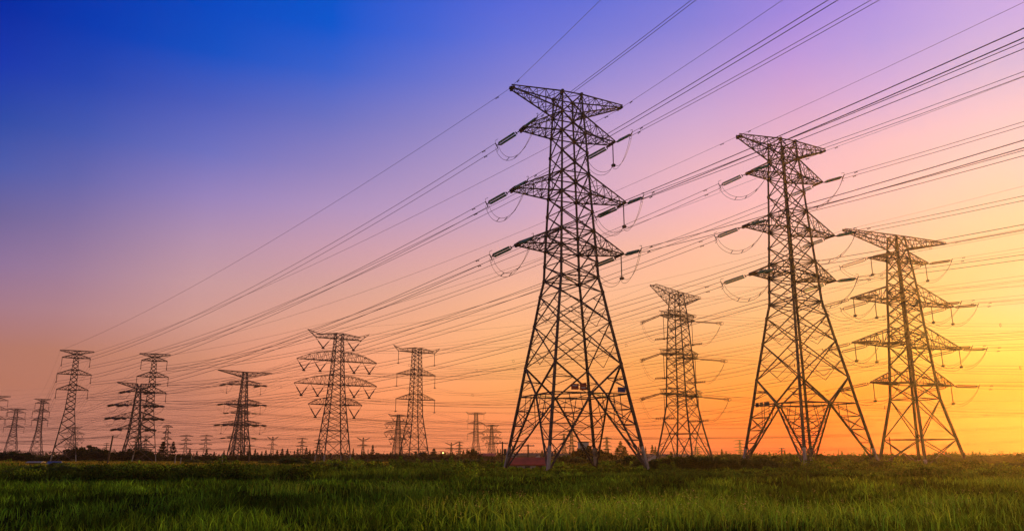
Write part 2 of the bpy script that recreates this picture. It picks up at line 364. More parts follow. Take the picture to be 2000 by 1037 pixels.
def jumper(tw, E0, E1, drop, tip=None, rod=0, bar=0, r=.03):
    """loop of two wires hanging between the outer ends of two insulator sets; optional hanging support rod"""
    loc = lambda w: tw.Linv(Vector((w.x-tw.loc.x, w.y-tw.loc.y, 0)))+Vector((0, 0, w.z))
    m = MB(); a, b = loc(E0), loc(E1)
    def hang(p, q, dr, n=14):
        return [p+(q-p)*t+Vector((0, 0, -dr*(1-(2*t-1)**2)**.75)) for t in [i/n for i in range(n+1)]]
    for off in (-.2, .2):
        o_ = Vector((off, 0, off*1.4))
        if rod:
            z = tip.z-rod; bx = Vector((tip.x, tip.y, z))
            m.tube([p+o_ for p in hang(a, bx+Vector((0, math.copysign(bar, a.y), 0)), drop)], r, 4)
            if bar: m.tube([bx+o_+Vector((0, -bar, 0)), bx+o_+Vector((0, bar, 0))], r, 4)
            m.tube([p+o_ for p in hang(b, bx+Vector((0, math.copysign(bar, b.y), 0)), drop)], r, 4)
        else:
            m.tube([p+o_ for p in hang(a, b, drop)], r, 4)
    j = m.build('jumper_wire', M['wire'], tw.root)
    if not rod:
        m = MB()
        for t in (.3, .5, .7):
            p = a+(b-a)*t+Vector((0, 0, -drop*(1-(2*t-1)**2)**.75)); m.beam(p+Vector((-.24, 0, -.3)), p+Vector((.24, 0, .3)), .08)
        m.build('spacer', M['wire'], j)
    if rod:
        m = MB(); m.beam(tip, (tip.x, tip.y, tip.z-rod), .11); m.box((tip.x, tip.y, tip.z-rod-.1), (.5, .4, .35))
        if bar:
            m.beam((tip.x, tip.y-bar, tip.z-rod), (tip.x, tip.y+bar, tip.z-rod), .14)
            for k in range(-4, 5): m.box((tip.x, tip.y+k*bar/4.2, tip.z-rod), (.3, .12, .34))
        m.build('jumper_support', M['wire'], tw.root)

ENDS = {}      # (tower name, phase) -> {'near': point, 'away': point}
def bundle(P0, P1, label, group, twin=True, r=.03, dampers=(), spacers=0, n=28, sag=0, d0=0, d1=0):
    pts = curve(P0, P1, sag, n)
    # keep only what lies in front of or close round the viewer
    root = empty('conductor_bundle' if twin else 'ground_wire', P0); tag(root, label, 'power line', group)
    lat = Vector((-(P1-P0).y, (P1-P0).x, 0)).normalized()
    offs = [lat*.2+Vector((0, 0, .36)), lat*-.2+Vector((0, 0, -.36))] if twin else [Vector()]
    for of in offs:
        m = MB(); m.tube([p+of-P0 for p in pts], r, 4); m.build('conductor' if twin else 'steel_strand', M['wire'], root)
    Lh = (P1-P0).length
    for d in dampers:
        for of in offs:
            t = d/Lh; p = P0+(P1-P0)*t+Vector((0, 0, -4*sag*t*(1-t)))+of-P0; dd = (P1-P0).normalized(); m = MB()
            m.beam(p+Vector((0, 0, -.14))-dd*.3, p+Vector((0, 0, -.14))+dd*.3, .05)
            for e in (-1, 1): m.beam(p+Vector((0, 0, -.14))+dd*(.16*e), p+Vector((0, 0, -.14))+dd*(.3*e), .12)
            m.beam(p, p+Vector((0, 0, -.14)), .06); m.build('vibration_damper', M['wire'], root)
    for k in range(spacers):
        t = (k+.5+.3*math.sin(k*9.1+P0.x))/spacers; p = P0+(P1-P0)*t+Vector((0, 0, -4*sag*t*(1-t)))-P0; dd = (P1-P0).normalized(); m = MB()
        m.tube([p+lat*(.42*math.cos(a))+Vector((0, 0, .42*math.sin(a))) for a in [i*math.pi/4 for i in range(9)]], .05, 4); m.build('spacer', M['wire'], root)
    return root

def attach_pt(v, side):
    return v[1] if v[0] == 'S' else (v[1] if side == 'near' else v[2])
def span(tA, tB, sag, kindA=None, kindB=None, grp='', nmA='', nmB='', twin=True, r=.03, rg=.022, keymap=None, spacers=0, esag=None, virt=None, dr=None):
    """tA's away side to tB's near side; tB may be None (a virtual pylon outside the picture: virt(world point) -> world point)"""
    lev = {'e': 'ground wire', '1': 'top', '2': 'second', '3': 'third', '4': 'lowest'}
    for k, va in sorted(tA.at.items(), key=str):
        sideA, sideB = dr or ('away', 'near')
        P0 = attach_pt(va, sideA)
        if tB is not None:
            vb = tB.at.get(k) or tB.at.get((k[0], k[1], 0))
            if vb is None: continue
            P1 = attach_pt(vb, sideB)
        else: P1 = virt(P0)
        sg = (esag if esag is not None else sag*.8) if k[0] == 'e' else sag
        Lh = (P1-P0).length
        def tang(P, Q): return ((Q-P)+Vector((0, 0, -4*sg))).normalized()
        A0, A1 = P0, P1
        if k[0] != 'e' and va[0] == 'T' and kindA:
            A0 = ins_set(tA, P0, tang(P0, P1), kindA); ENDS.setdefault((tA, k), {})[sideA] = A0
        if tB is not None and k[0] != 'e' and vb[0] == 'T' and kindB:
            A1 = ins_set(tB, P1, tang(P1, P0), kindB); ENDS.setdefault((tB, k), {})[sideB] = A1
        side = 'left' if k[1] < 0 else 'right'
        if k[0] == 'e': lab = f"thin ground wire from {side} top arm tip of {nmA} {nmB}"
        else: lab = f"wire bundle from {side} end of {lev[k[0]]} arm of {nmA} {nmB}" if len(k) < 3 or k[2] == 0 else f"wire bundle from middle of {side} {lev[k[0]]} arm, {nmA} {nmB}"
        near = k[0] == 'e' and A0.y < 170 or k[0] != 'e' and A0.y < 175
        bundle(A0, A1, lab, grp, twin and k[0] != 'e', rg if k[0] == 'e' else r, (2.6,) if near else (), 0 if k[0] == 'e' else spacers, 36, sg*(1-2*5/Lh), )
def jumpers(tw, drop=2.8, rod_sides=(), rod=3.2, bar=0):
    for (t, k), e in list(ENDS.items()):
        if t is not tw or 'near' not in e or 'away' not in e: continue
        v = tw.at[k]; tipw = (v[1]+v[2])/2
        tip = tw.Linv(Vector((tipw.x-tw.loc.x, tipw.y-tw.loc.y, 0)))+Vector((0, 0, tipw.z))
        if k[1] in rod_sides: jumper(tw, e['near'], e['away'], drop*.5, tip, rod, bar)
        else: jumper(tw, e['near'], e['away'], drop)

BPROF = [(0, 7.15), (10, 5.5), (14, 4.9), (19.8, 3.93), (24, 3.28), (26.2, 2.86), (30.6, 2.68), (33, 2.55), (38.5, 2.29), (41.6, 2.15), (47.9, 1.9), (51, 1.7), (54.2, 1.57)]
def near_spec(X, Y, yaw, label):
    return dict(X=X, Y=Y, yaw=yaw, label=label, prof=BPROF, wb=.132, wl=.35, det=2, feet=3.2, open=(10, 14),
        lev=[0, 14, 19.8, 24, 26.2, 28.4, 30.6, 33, 35.8, 38.5, 41.6, 44.8, 47.9, 51, 54.2], rings=(26.2, 30.6, 33, 38.5, 41.6, 47.9, 51, 54.2),
        group=None,
        arms=[dict(key='3', zb=30.6, zt=33, h=8.3, n=5, ins='T', tw=.75), dict(key='2', zb=38.5, zt=41.6, h=9.0, n=5, ins='T', tw=.75),
              dict(key='1', zb=47.9, zt=51, h=7.5, n=5, ins='T', tw=.75), dict(key='e', zb=51.3, zt=54.2, zbt=54.0, ztt=54.3, h=9.2, n=6, tw=.4, part='ground_wire_arm')])
TB_ = Tower(near_spec(8.3, 110, 22.3, 'nearest and tallest dark lattice pylon with three crossarms and red sign plates'))
TC_ = Tower(near_spec(46.3, 128, 22.3, 'tall brown lattice pylon seen corner-on, right of the nearest pylon'))
DPROF = [(0, 5.5), (13, 3.15), (16, 2.95), (23.6, 2.55), (28, 2.3), (32.5, 2.1), (37, 1.85), (41.3, 1.55), (46.4, 1.1)]
TD_ = Tower(dict(X=80, Y=160, yaw=22.4, label='broad tubular pylon with four wide crossarms against the yellow glow at right', prof=DPROF, wb=.15, wl=.46, det=1, open=None,
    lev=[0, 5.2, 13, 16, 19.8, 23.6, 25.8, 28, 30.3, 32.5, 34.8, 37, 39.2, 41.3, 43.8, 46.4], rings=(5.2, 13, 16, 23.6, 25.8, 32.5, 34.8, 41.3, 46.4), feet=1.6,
    arms=[dict(key='4', zb=16, zt=18.6, h=10.5, n=6, ins='T', tw=.7), dict(key='3', zb=23.6, zt=27.4, h=14.2, n=6, ins='T', ph=(1, .55), tw=.7),
          dict(key='2', zb=32.5, zt=36.2, h=13.4, n=6, ins='T', ph=(1, .5), tw=.7), dict(key='1', zb=41.3, zt=43, h=7.6, n=5, ins='T', tw=.7),
          dict(key='e', zb=43.8, zt=46.4, zbt=46.3, ztt=46.6, h=14.1, n=8, tw=.3, part='ground_wire_arm')]))
EPROF = [(0, 5.3), (9, 3.7), (14.6, 2.85), (26.5, 2.4), (38.4, 1.75), (43.8, 1.25)]
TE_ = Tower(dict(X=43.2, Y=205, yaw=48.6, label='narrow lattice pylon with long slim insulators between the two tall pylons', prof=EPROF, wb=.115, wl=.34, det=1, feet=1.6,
    open=(7.6, 11), lev=[0, 11, 14.6, 17.2, 19.6, 22, 24.3, 26.5, 28.6, 30.7, 32.8, 34.8, 36.6, 38.4, 40.2, 42, 43.8], rings=(7.6, 14.6, 17.2, 26.5, 28.6, 37, 38.4, 43.8),
    arms=[dict(key='3', zb=17.2, zt=18.6, ztt=18.4, h=8.6, n=5, ins='T', tw=1.3, wc=1.6), dict(key='2', zb=27.1, zt=28.6, ztt=28.3, h=8, n=5, ins='T', tw=1.2, wc=1.6),
          dict(key='1', zb=37, zt=38.4, ztt=38.2, h=7.3, n=5, ins='T', tw=1.1, wc=1.6), dict(key='e', zb=40.4, zt=43.8, zbt=43.9, ztt=44.2, h=11.7, n=7, tw=.8, part='ground_wire_arm')]))

def susp_spec(X, Y, yaw, label, zs, hs, prof, wb=.13, wl=.24, Ls=2.6, rings=(), lev=None, group=None, opn=None):
    ze, z1, z2, z3 = zs; he, h1, h2, h3 = hs
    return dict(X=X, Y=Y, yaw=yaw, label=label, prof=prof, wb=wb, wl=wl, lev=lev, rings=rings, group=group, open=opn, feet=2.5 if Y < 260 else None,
        arms=[dict(key='e', zb=z1+1.2, zt=ze, zbt=ze-.2, ztt=ze, h=he, n=4, tw=.25, part='ground_wire_arm'),
              dict(key='1', zb=z1, zt=z1+1.2, h=h1, n=4, ins='I', tw=.3, Ls=Ls), dict(key='2', zb=z2, zt=z2+1.6, h=h2, n=4, ins='I', tw=.3, Ls=Ls),
              dict(key='3', zb=z3, zt=z3+1.6, h=h3, n=4, ins='I', tw=.3, Ls=Ls)])
APROF = [(0, 3.5), (16.3, 1.3), (22.2, 1.06), (34.4, .62)]
ALEV = [0, 5, 9, 12, 14.4, 16.3, 18, 19.5, 20.9, 22.2, 23.8, 25.4, 27, 28.3, 29.6, 30.9, 32.1, 33.3, 34.4]
ARI = (5, 16.3, 22.2, 23.8, 27, 28.3, 32.1, 33.3, 34.4)
TA1 = Tower(susp_spec(-136.8, 250, 27.7, 'leaning-looking slim pylon with flat top, tallest at the far left', (34.4, 32.1, 27, 22.2), (4.7, 3.9, 4.7, 4.35), APROF, lev=ALEV, rings=ARI))
def scaled(k, prof): return [(a*k, b*k) for a, b in prof]
TA2 = Tower(susp_spec(-112.2, 250, 23.5, 'slim flat-topped pylon overlapping a darker pylon, left of the two tall conifers', (33.4, 31.2, 26.2, 21.3), (4.4, 3.7, 4.5, 4.3), scaled(.972, APROF), lev=[z*.972 for z in ALEV], rings=[z*.972 for z in ARI]))
TA3 = Tower(susp_spec(-232.9, 400, 40, 'small slim pylon second from the left edge', (30, 27.8, 23.7, 19.5), (3.6, 3.0, 3.7, 3.5), scaled(.87, APROF), lev=[z*.87 for z in ALEV], rings=[z*.87 for z in ARI]))
TA4 = Tower(susp_spec(xat(18, 450), 450, 40, 'small faint pylon with three crossarms just inside the left edge', (28.2, 26, 22.3, 17.9), (4.6, 4.5, 5.0, 4.9), [(0, 3.6), (18, 1.15), (28.3, .7)], lev=[z*.82 for z in ALEV], rings=[z*.82 for z in ARI]))
TA5 = Tower(susp_spec(xat(-7, 360, 22), 360, 30, 'pylon cut by the left edge, only its right arm tips in view', (28.5, 26.5, 22.4, 18.4), (4.6, 3.9, 4.4, 4.0), [(0, 3.2), (18, 1.15), (28.6, .6)], lev=[z*.83 for z in ALEV], rings=[z*.83 for z in ARI]))

FPROF = [(0, 4.1), (17, 2.32), (23, 1.85), (30, 1.45), (38.3, 1.05)]
def v_spec(X, Y, yaw, k, label, wb=.13, wl=.30, group=None):
    q = lambda z: z*k
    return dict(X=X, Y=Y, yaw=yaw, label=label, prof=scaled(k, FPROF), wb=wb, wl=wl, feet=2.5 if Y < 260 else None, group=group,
        lev=[q(z) for z in (0, 6.3, 9.5, 12, 14.6, 17, 18.8, 20.6, 22.9, 24.8, 26.6, 28.2, 30, 32, 33.8, 35.5, 36.8, 38.3)], rings=[q(z) for z in (6.3, 9.5, 14.6, 17, 22.9, 25.8, 30, 33, 36.8, 38.3)],
        arms=[dict(key='4', zb=q(17), zt=q(19), bow=2, h=q(8.2), n=6, ins='V', ph=(.62,), Ls=q(3.6), vw=q(2.3), tw=.3), dict(key='3', zb=q(22.9), zt=q(25.6), bow=2, h=q(12.7), n=9, ins='V', ph=(.8, .35), Ls=q(3.4), vw=q(2.3), tw=.3),
              dict(key='2', zb=q(30), zt=q(32.8), bow=2, h=q(12.4), n=9, ins='V', ph=(.8, .35), Ls=q(3.2), vw=q(2.3), tw=.3),
              dict(key='1', zb=q(36.7), zt=q(38.3), ztt=q(37.6), h=q(7.0), n=6, ins='V', ph=(.62,), Ls=q(3.0), vw=q(2.5), tw=.5, horn=(q(9.8), q(38.9)))])
TF_ = Tower(v_spec(-52.5, 240, 32, 1.0, 'wide pylon with arched crossarms and V-shaped insulators, left of the centre'))
GPROF = [(0, 4.7), (18, 2.3), (24.8, 2.05), (45.9, 1.43)]
def g_spec(X, Y, yaw, k, label, wb=.14, wl=.34):
    q = lambda z: z*k
    return dict(X=X, Y=Y, yaw=yaw, label=label, prof=scaled(k, GPROF), wb=wb, wl=wl,
        lev=[q(z) for z in (0, 5, 10, 14.5, 18, 20.4, 22.6, 24.8, 27, 29.2, 31.2, 33.1, 34.9, 36.8, 38.6, 40.3, 42, 43.5, 44.6, 45.9)], rings=[q(z) for z in (5, 10, 18, 24.8, 27, 34.9, 37, 44.2, 45.9)],
        arms=[dict(key='3', zb=q(24.8), zt=q(27.2), h=q(8.8), n=5, ins='I', Ls=q(5), tw=.4, blk=1), dict(key='2', zb=q(34.9), zt=q(37.3), h=q(8.7), n=5, ins='I', Ls=q(5), tw=.4, blk=1),
              dict(key='1', zb=q(44.2), zt=q(46), ztt=q(44.9), h=q(8.3), n=6, ins='I', Ls=q(5), tw=.5, blk=1, horn=(q(10.7), q(46.5)))])
TG_ = Tower(g_spec(-39.5, 330, 33.3, 1.0, 'pylon with three short crossarms and single hanging insulators, left of the nearest pylon'))
TJ_ = Tower(g_spec(xat(929, 760), 760, 20, .93, 'small distant pylon with hanging insulators close beside the nearest pylon', .2, .4))
HPROF = [(0, 3.9), (8.5, 2.4), (13, 1.9), (22.6, 1.2), (31, .66)]
TH_ = Tower(dict(X=-139.4*1.1, Y=330, yaw=34.9, label='dark pylon with thick slanting insulators partly behind a slim flat-topped pylon', prof=HPROF, wb=.2, wl=.42,
    lev=[0, 8.5, 10.7, 13, 15.2, 17.4, 20, 22.6, 25, 28, 31], rings=(13, 17.4, 22.6, 28),
    arms=[dict(key='4', zb=13, zt=15, h=6.4, n=5, ins='T', tw=.5), dict(key='3', zb=17.4, zt=20, h=9.0, n=6, ins='T', ph=(1, .5), tw=.5),
          dict(key='2', zb=22.6, zt=25, h=8.5, n=6, ins='T', ph=(1, .5), tw=.5), dict(key='1', zb=28, zt=29.5, h=4.7, n=4, ins='T', tw=.5),
          dict(key='e', zb=29.2, zt=31.2, zbt=31.3, ztt=31.5, h=8.2, n=8, tw=.3, part='ground_wire_arm')]))
IPROF = [(0, 4.7), (15, 2.7), (25, 1.9), (43.3, .95)]
def i_spec(X, Y, yaw, k, label, wb=.22, wl=.5, dark='steel'):
    q = lambda z: z*k
    return dict(X=X, Y=Y, yaw=yaw, label=label, prof=scaled(k, IPROF), wb=wb, wl=wl,
        lev=[q(z) for z in (0, 6, 11, 14.5, 17.5, 20, 22.6, 25, 27.4, 30, 32.4, 34.8, 37, 39.4, 41.4, 43.3)], rings=[q(z) for z in (6, 11, 17.5, 27.4, 37, 43.3)],
        arms=[dict(key='3', zb=q(17.5), zt=q(19.5), ztt=q(18.4), h=q(9.6), n=5, ins='T', tw=1.4), dict(key='2', zb=q(27.4), zt=q(30), ztt=q(28.3), h=q(9.0), n=5, ins='T', tw=1.3),
              dict(key='1', zb=q(37), zt=q(39.2), ztt=q(37.9), h=q(8.5), n=5, ins='T', tw=1.2), dict(key='e', zb=q(40.8), zt=q(43.3), zbt=q(43.4), ztt=q(43.6), bow=1, h=q(13.4), n=9, tw=.4, part='ground_wire_arm')])
TI_ = Tower(i_spec(-100.1*4/3, 400, 37.5, 1.0, 'dark pylon with a long flat truss on top, left of the arched-arm pylon'))
TI2 = Tower(i_spec(xat(462, 520), 520, 37.5, .80, 'smaller dark pylon standing behind the pylon with the long flat top truss', .22, .45))
TV1 = Tower(v_spec(xat(775.5, 560), 560, 30, .80, 'distant V-insulator pylon overlapping the left foot of the hanging-insulator pylon', .2, .4))
TV2 = Tower(v_spec(xat(960, 760), 760, 25, .82, 'faint distant V-insulator pylon against the left leg of the nearest pylon', .2, .4))
TV3 = Tower(v_spec(xat(136, 640), 640, 30, .66, 'faint distant pylon seen through the tall far-left pylon', .2, .4))

# small skyline pylons
def mini(px, topy, Y, w, kind, label):
    k = zat(topy, Y); X = xat(px, Y); b = k*.10; p = [(0, b), (k*.5, b*.42), (k, b*.22)]
    lev = [k*t for t in (0, .14, .28, .4, .5, .6, .7, .8, .9, 1)]
    ar = []
    if kind == 'Y': ar = [dict(key=None, zb=k*.82, zt=k*.88, zbt=k*.99, ztt=k*1.0, h=w, n=3, tw=.2), dict(key=None, zb=k*.62, zt=k*.68, h=w*.9, n=3, tw=.2)]
    elif kind == 'T': ar = [dict(key=None, zb=k*(.93-i*.17), zt=k*(.99-i*.17), h=w*f, n=3, tw=.2) for i, f in enumerate((1, .75, 1, .9))]
    return Tower(dict(X=X, Y=Y, yaw=20, label=label, prof=p, wb=.3, wl=.5, lev=lev, arms=ar, name='transmission_tower', group='tiny pylons on the horizon'))
MINI = [(321, 829, 620, 3.6, 'T', 'faint far pylon just behind the left of the two tall conifers'),
 (262, 852, 800, 5, 'T', 'tiny far pylon seen through the feet of the dark slanting-insulator pylon'),
 (281, 850, 800, 5, 'T', 'tiny far pylon between the legs of the slim flat-topped pylon'),
 (360, 848, 800, 6, 'T', 'tiny far pylon right of the two tall conifers'),
 (399, 848, 800, 6, 'T', 'second tiny far pylon right of the two tall conifers'),
 (530, 852, 900, 6, 'Y', 'tiny Y-topped pylon right of the long flat truss pylon'),
 (588, 854, 900, 6, 'T', 'tiny far pylon just left of the arched-arm pylon feet'),
 (621, 857, 900, 5, 'T', 'tiny far pylon inside the arched-arm pylon feet'),
 (708, 854, 900, 7, 'Y', 'tiny Y-topped pylon right of the arched-arm pylon feet'),
 (881, 864, 1000, 8, 'Y', 'tiny Y-topped pylon near the lit lamp'),
 (897, 862, 1000, 6, 'T', 'tiny dark pylon right of the lit lamp'),
 (1102, 846, 900, 6, 'T', 'tiny far pylon through the centre of the nearest pylon base'),
 (1117, 838, 800, 6, 'T', 'larger tiny far pylon through the centre of the nearest pylon base'),
 (1186, 853, 900, 6, 'T', 'tiny far pylon inside the right half of the nearest pylon base'),
 (1447, 858, 950, 9, 'T', 'tiny wide-armed pylon left of the corner-on pylon'),
 (1363, 872, 1000, 6, 'T', 'tiny faint pylon behind the right foot of the slim-insulator pylon'),
 (1669, 881, 1080, 8, 'T', 'tiny faint pylon right of the corner-on pylon base'),
 (1690, 872, 1050, 8, 'T', 'tiny faint pylon behind the right leg of the corner-on pylon'),
 (1938, 878, 1080, 7, 'T', 'tiny faint pylon above the far-right round trees')]
for a in MINI: mini(*a)

# sign plates on the nearest pylon and its neighbour
def plate(tw, x, y, z, w, h, mat, face='near'):
    m = MB(); m.box((x, y, z), (w, .06, h)); m.build('sign_plate', mat, tw.root)
yf = -profile(BPROF, 10.2)-.2
plate(TB_, -3.4+.9, yf, 10.7, 1.05, .75, M['red']); plate(TB_, -3.4+2.1, yf, 10.75, .95, .9, M['red']); plate(TB_, -1.1+.55, yf, 10.7, .4, .35, M['plate'])
m = MB(); m.box((-2.5, yf-.05, 10.85), (.7, .02, .14)); m.box((-1.3, yf-.05, 10.6), (.6, .02, .14)); m.build('sign_stripe', M['white'], TB_.root)
plate(TB_, 4.4, yf, 10.5, 1.15, .7, M['blue']); plate(TB_, 5.3, yf, 10.5, .3, .6, M['plate'])
xf = -profile(BPROF, 10)-.2
for yy, ww in ((4.2, .5), (3.2, .5), (1.9, .8)):
    m = MB(); m.box((xf, yy, 10.0), (.06, ww*1.5, .7)); m.build('sign_plate', M['plate'], TC_.root)

# ------------------------------------------------------------------ spans
nm = {'B': 'the nearest pylon', 'C': 'the corner-on pylon', 'D': 'the tubular right pylon', 'E': 'the slim-insulator pylon', 'A1': 'the far-left tall pylon',
      'A2': 'the slim pylon by conifers', 'F': 'the arched-arm pylon', 'G': 'the hanging-insulator pylon', 'H': 'the slanting-insulator pylon', 'I': 'the flat-truss pylon'}
def vdir(azdeg, Ln, dz=0):
    a = R(azdeg); return lambda P: P+Vector((math.sin(a)*Ln, math.cos(a)*Ln, dz))
G1, G2 = 'wires of the nearest line', 'wires of the corner-on line'
span(TB_, None, 10.5, 'B', None, G1, nm['B'], 'rising overhead', virt=vdir(180-21, 350), dr=('near', 'x'), esag=8, r=.036, rg=.03)
span(TC_, None, 10.5, 'B', None, G2, nm['C'], 'rising overhead', virt=vdir(180-21, 350), dr=('near', 'x'), esag=8.5, r=.036, rg=.026)
span(TB_, TA1, 5.0, 'B', None, G1, nm['B'], 'running away left', esag=3.5, r=.04, rg=.03)
span(TC_, TA2, 6.5, 'B', None, G2, nm['C'], 'running away left', esag=5, r=.04, rg=.026)
span(TD_, None, 9, 'D', None, 'wires of the tubular right pylon', nm['D'], 'leaving right', virt=vdir(180-21, 350), dr=('near', 'x'), esag=8, r=.023, rg=.018)
span(TD_, TF_, 6, 'D', None, 'wires of the tubular right pylon', nm['D'], 'running left', esag=5, r=.023, rg=.018)
span(TE_, None, 6, 'E', None, 'wires of the slim-insulator pylon', nm['E'], 'leaving right', virt=lambda P: P+Vector((230, -50, 0)), dr=('near', 'x'), r=.023, rg=.018, spacers=4)
span(TE_, TG_, 6, 'E', None, 'wires of the slim-insulator pylon', nm['E'], 'running left', r=.023, rg=.018, spacers=3)
jumpers(TB_, 3.7, (1,), 3.3); jumpers(TC_, 3.7); jumpers(TD_, 3, (-1, 1), 3.4); jumpers(TE_, 3.5, (-1, 1), 6.0, 2.6)
far = dict(twin=True, r=.022, rg=.018)
span(TF_, TH_, 5, None, 'H', 'wires of the arched-arm line', nm['F'], 'running left', **far)
span(TH_, None, 8, 'H', None, 'wires of the arched-arm line', nm['H'], 'leaving left', virt=vdir(-62, 300), **far)
span(TG_, TI_, 4, None, 'H', 'wires of the slim-insulator pylon', nm['G'], 'running left', spacers=2, **far)
span(TI_, None, 8, 'H', None, 'wires of the flat-truss pylon', nm['I'], 'leaving left', virt=vdir(-70, 330), spacers=2, **far)
span(TI2, None, 9, 'H', None, 'wires of the small dark pylon', 'the small dark pylon', 'leaving right', virt=vdir(97, 520), dr=('near', 'x'), r=.045, rg=.03, spacers=5)
span(TI2, None, 9, 'H', None, 'wires of the small dark pylon', 'the small dark pylon', 'leaving left', virt=vdir(-72, 420), r=.045, rg=.03)
jumpers(TH_, 2.5); jumpers(TI_, 2.5, (1, -1), 4.2, 0); jumpers(TI2, 2.2)
span(TA1, TA3, 5, None, None, G1, nm['A1'], 'running left', twin=True, r=.024, rg=.018)
span(TA2, TA4, 6, None, None, G2, nm['A2'], 'running left', twin=True, r=.024, rg=.018)
span(TA3, None, 5, None, None, G1, 'the small left pylon', 'leaving left', virt=vdir(-50, 250), r=.035, rg=.03)
span(TV2, TV1, 7, None, None, 'wires of the distant V-insulator pylons', 'the faint V-insulator pylon', 'running left', twin=False, r=.045, rg=.03)
span(TV1, None, 10, None, None, 'wires of the distant V-insulator pylons', 'the V-insulator pylon behind', 'leaving left', virt=vdir(-70, 500), twin=False, r=.045, rg=.03)
span(TJ_, None, 9, None, None, 'wires of the small hanging-insulator pylon', 'the small hanging-insulator pylon', 'leaving left', virt=vdir(-80, 450), twin=False, r=.045, rg=.03)
span(TJ_, None, 9, None, None, 'wires of the small hanging-insulator pylon', 'the small hanging-insulator pylon', 'leaving right', virt=vdir(95, 450), dr=('near', 'x'), twin=False, r=.045, rg=.03)
# long low wires of lines whose pylons stand outside the picture
LOW = [((-420, 640, 15), (640, 700, 13), 9), ((-420, 640, 18), (640, 700, 16), 9), ((-380, 620, 22), (620, 640, 27), 12), ((-380, 620, 25), (620, 640, 30), 12), ((-300, 420, 24), (520, 470, 34), 12),
       ((-300, 420, 28), (520, 470, 38), 12), ((-300, 420, 19), (520, 470, 27), 11), ((40, 330, 22), (420, 330, 26), 6), ((40, 330, 28), (420, 330, 33), 6), ((-500, 800, 12), (700, 850, 14), 6)]
WN = ['lowest', 'second lowest', 'third lowest', 'fourth', 'fifth', 'sixth', 'seventh', 'eighth', 'ninth', 'very lowest']
for i, (a, b, sg) in enumerate(LOW):
    rt = bundle(Vector(a), Vector(b), 'long thin wire crossing low over the far skyline', 'low wires crossing the skyline', twin=False, r=.04, sag=sg, n=40)

# ------------------------------------------------------------------ plants
def blades_mesh(name, mat, X, Y, Hh, Wd, lean, tint, z0=0.0, curl=.35):
    n = len(X); az = rng.uniform(0, 2*np.pi, n); la = rng.uniform(0, 2*np.pi, n)
    wx, wy = np.cos(az)*Wd/2, np.sin(az)*Wd/2; lx, ly = np.cos(la)*lean*Hh, np.sin(la)*lean*Hh
    V = np.zeros((n, 5, 3), np.float32)
    V[:, 0] = np.stack([X-wx, Y-wy, np.full(n, z0)], 1); V[:, 1] = np.stack([X+wx, Y+wy, np.full(n, z0)], 1)
    mx, my, mz = X+lx*curl, Y+ly*curl, z0+Hh*.6
    V[:, 2] = np.stack([mx+wx*.85, my+wy*.85, mz], 1); V[:, 3] = np.stack([mx-wx*.85, my-wy*.85, mz], 1)
    V[:, 4] = np.stack([X+lx, Y+ly, z0+Hh*(1-.25*lean)], 1)
    b = (np.arange(n)*5)[:, None]
    quads = (b+np.array([0, 1, 2, 3])).astype(np.int32); tris = (b+np.array([3, 2, 4])).astype(np.int32)
    me = bpy.data.meshes.new(name); me.vertices.add(n*5); me.vertices.foreach_set('co', V.ravel())
    lp = np.concatenate([quads.ravel(), tris.ravel()]); me.loops.add(len(lp)); me.loops.foreach_set('vertex_index', lp)
    st = np.concatenate([np.arange(n)*4, 4*n+np.arange(n)*3]).astype(np.int32)
    me.polygons.add(2*n); me.polygons.foreach_set('loop_start', st)
    me.update(calc_edges=True); me.materials.append(mat)
    ca = me.color_attributes.new('tint', 'FLOAT_COLOR', 'POINT')
    c = np.ones((n, 5, 4), np.float32); c[:, :, :3] = tint[:, None, :]; ca.data.foreach_set('color', c.ravel())
    o = bpy.data.objects.new(name, me); col.objects.link(o); return o
def smooth(X, Y, s, seed):
    r = np.random.default_rng(seed); v = 0
    for _ in range(7):
        a = r.uniform(0, 2*np.pi); k = s*r.uniform(.6, 1.8); v = v+np.sin(X*np.cos(a)*k+Y*np.sin(a)*k+r.uniform(0, 6.3))
    return v/7**.5
def scatter(y0, y1, dens, fx0=-.70, fx1=.70, marg=4):
    A = ((fx1-fx0)*(y0+y1)/2+2*marg)*(y1-y0); n = int(A*dens); Y = np.sqrt(rng.uniform(y0*y0, y1*y1, n)); X = rng.uniform(fx0, fx1, n)*Y+rng.uniform(-marg, marg, n)
    return X, Y
def bound(X): return 55+np.clip((X+30)*.22, -3, 17)+1.2*np.sin(X*.13)
def tints(n, lo, hi, yel=0.0):
    t = rng.uniform(lo, hi, (n, 1))*np.ones((1, 3)); y = rng.uniform(0, yel, n); t[:, 0] *= 1+y*1.6; t[:, 2] *= 1-.3*y; return t
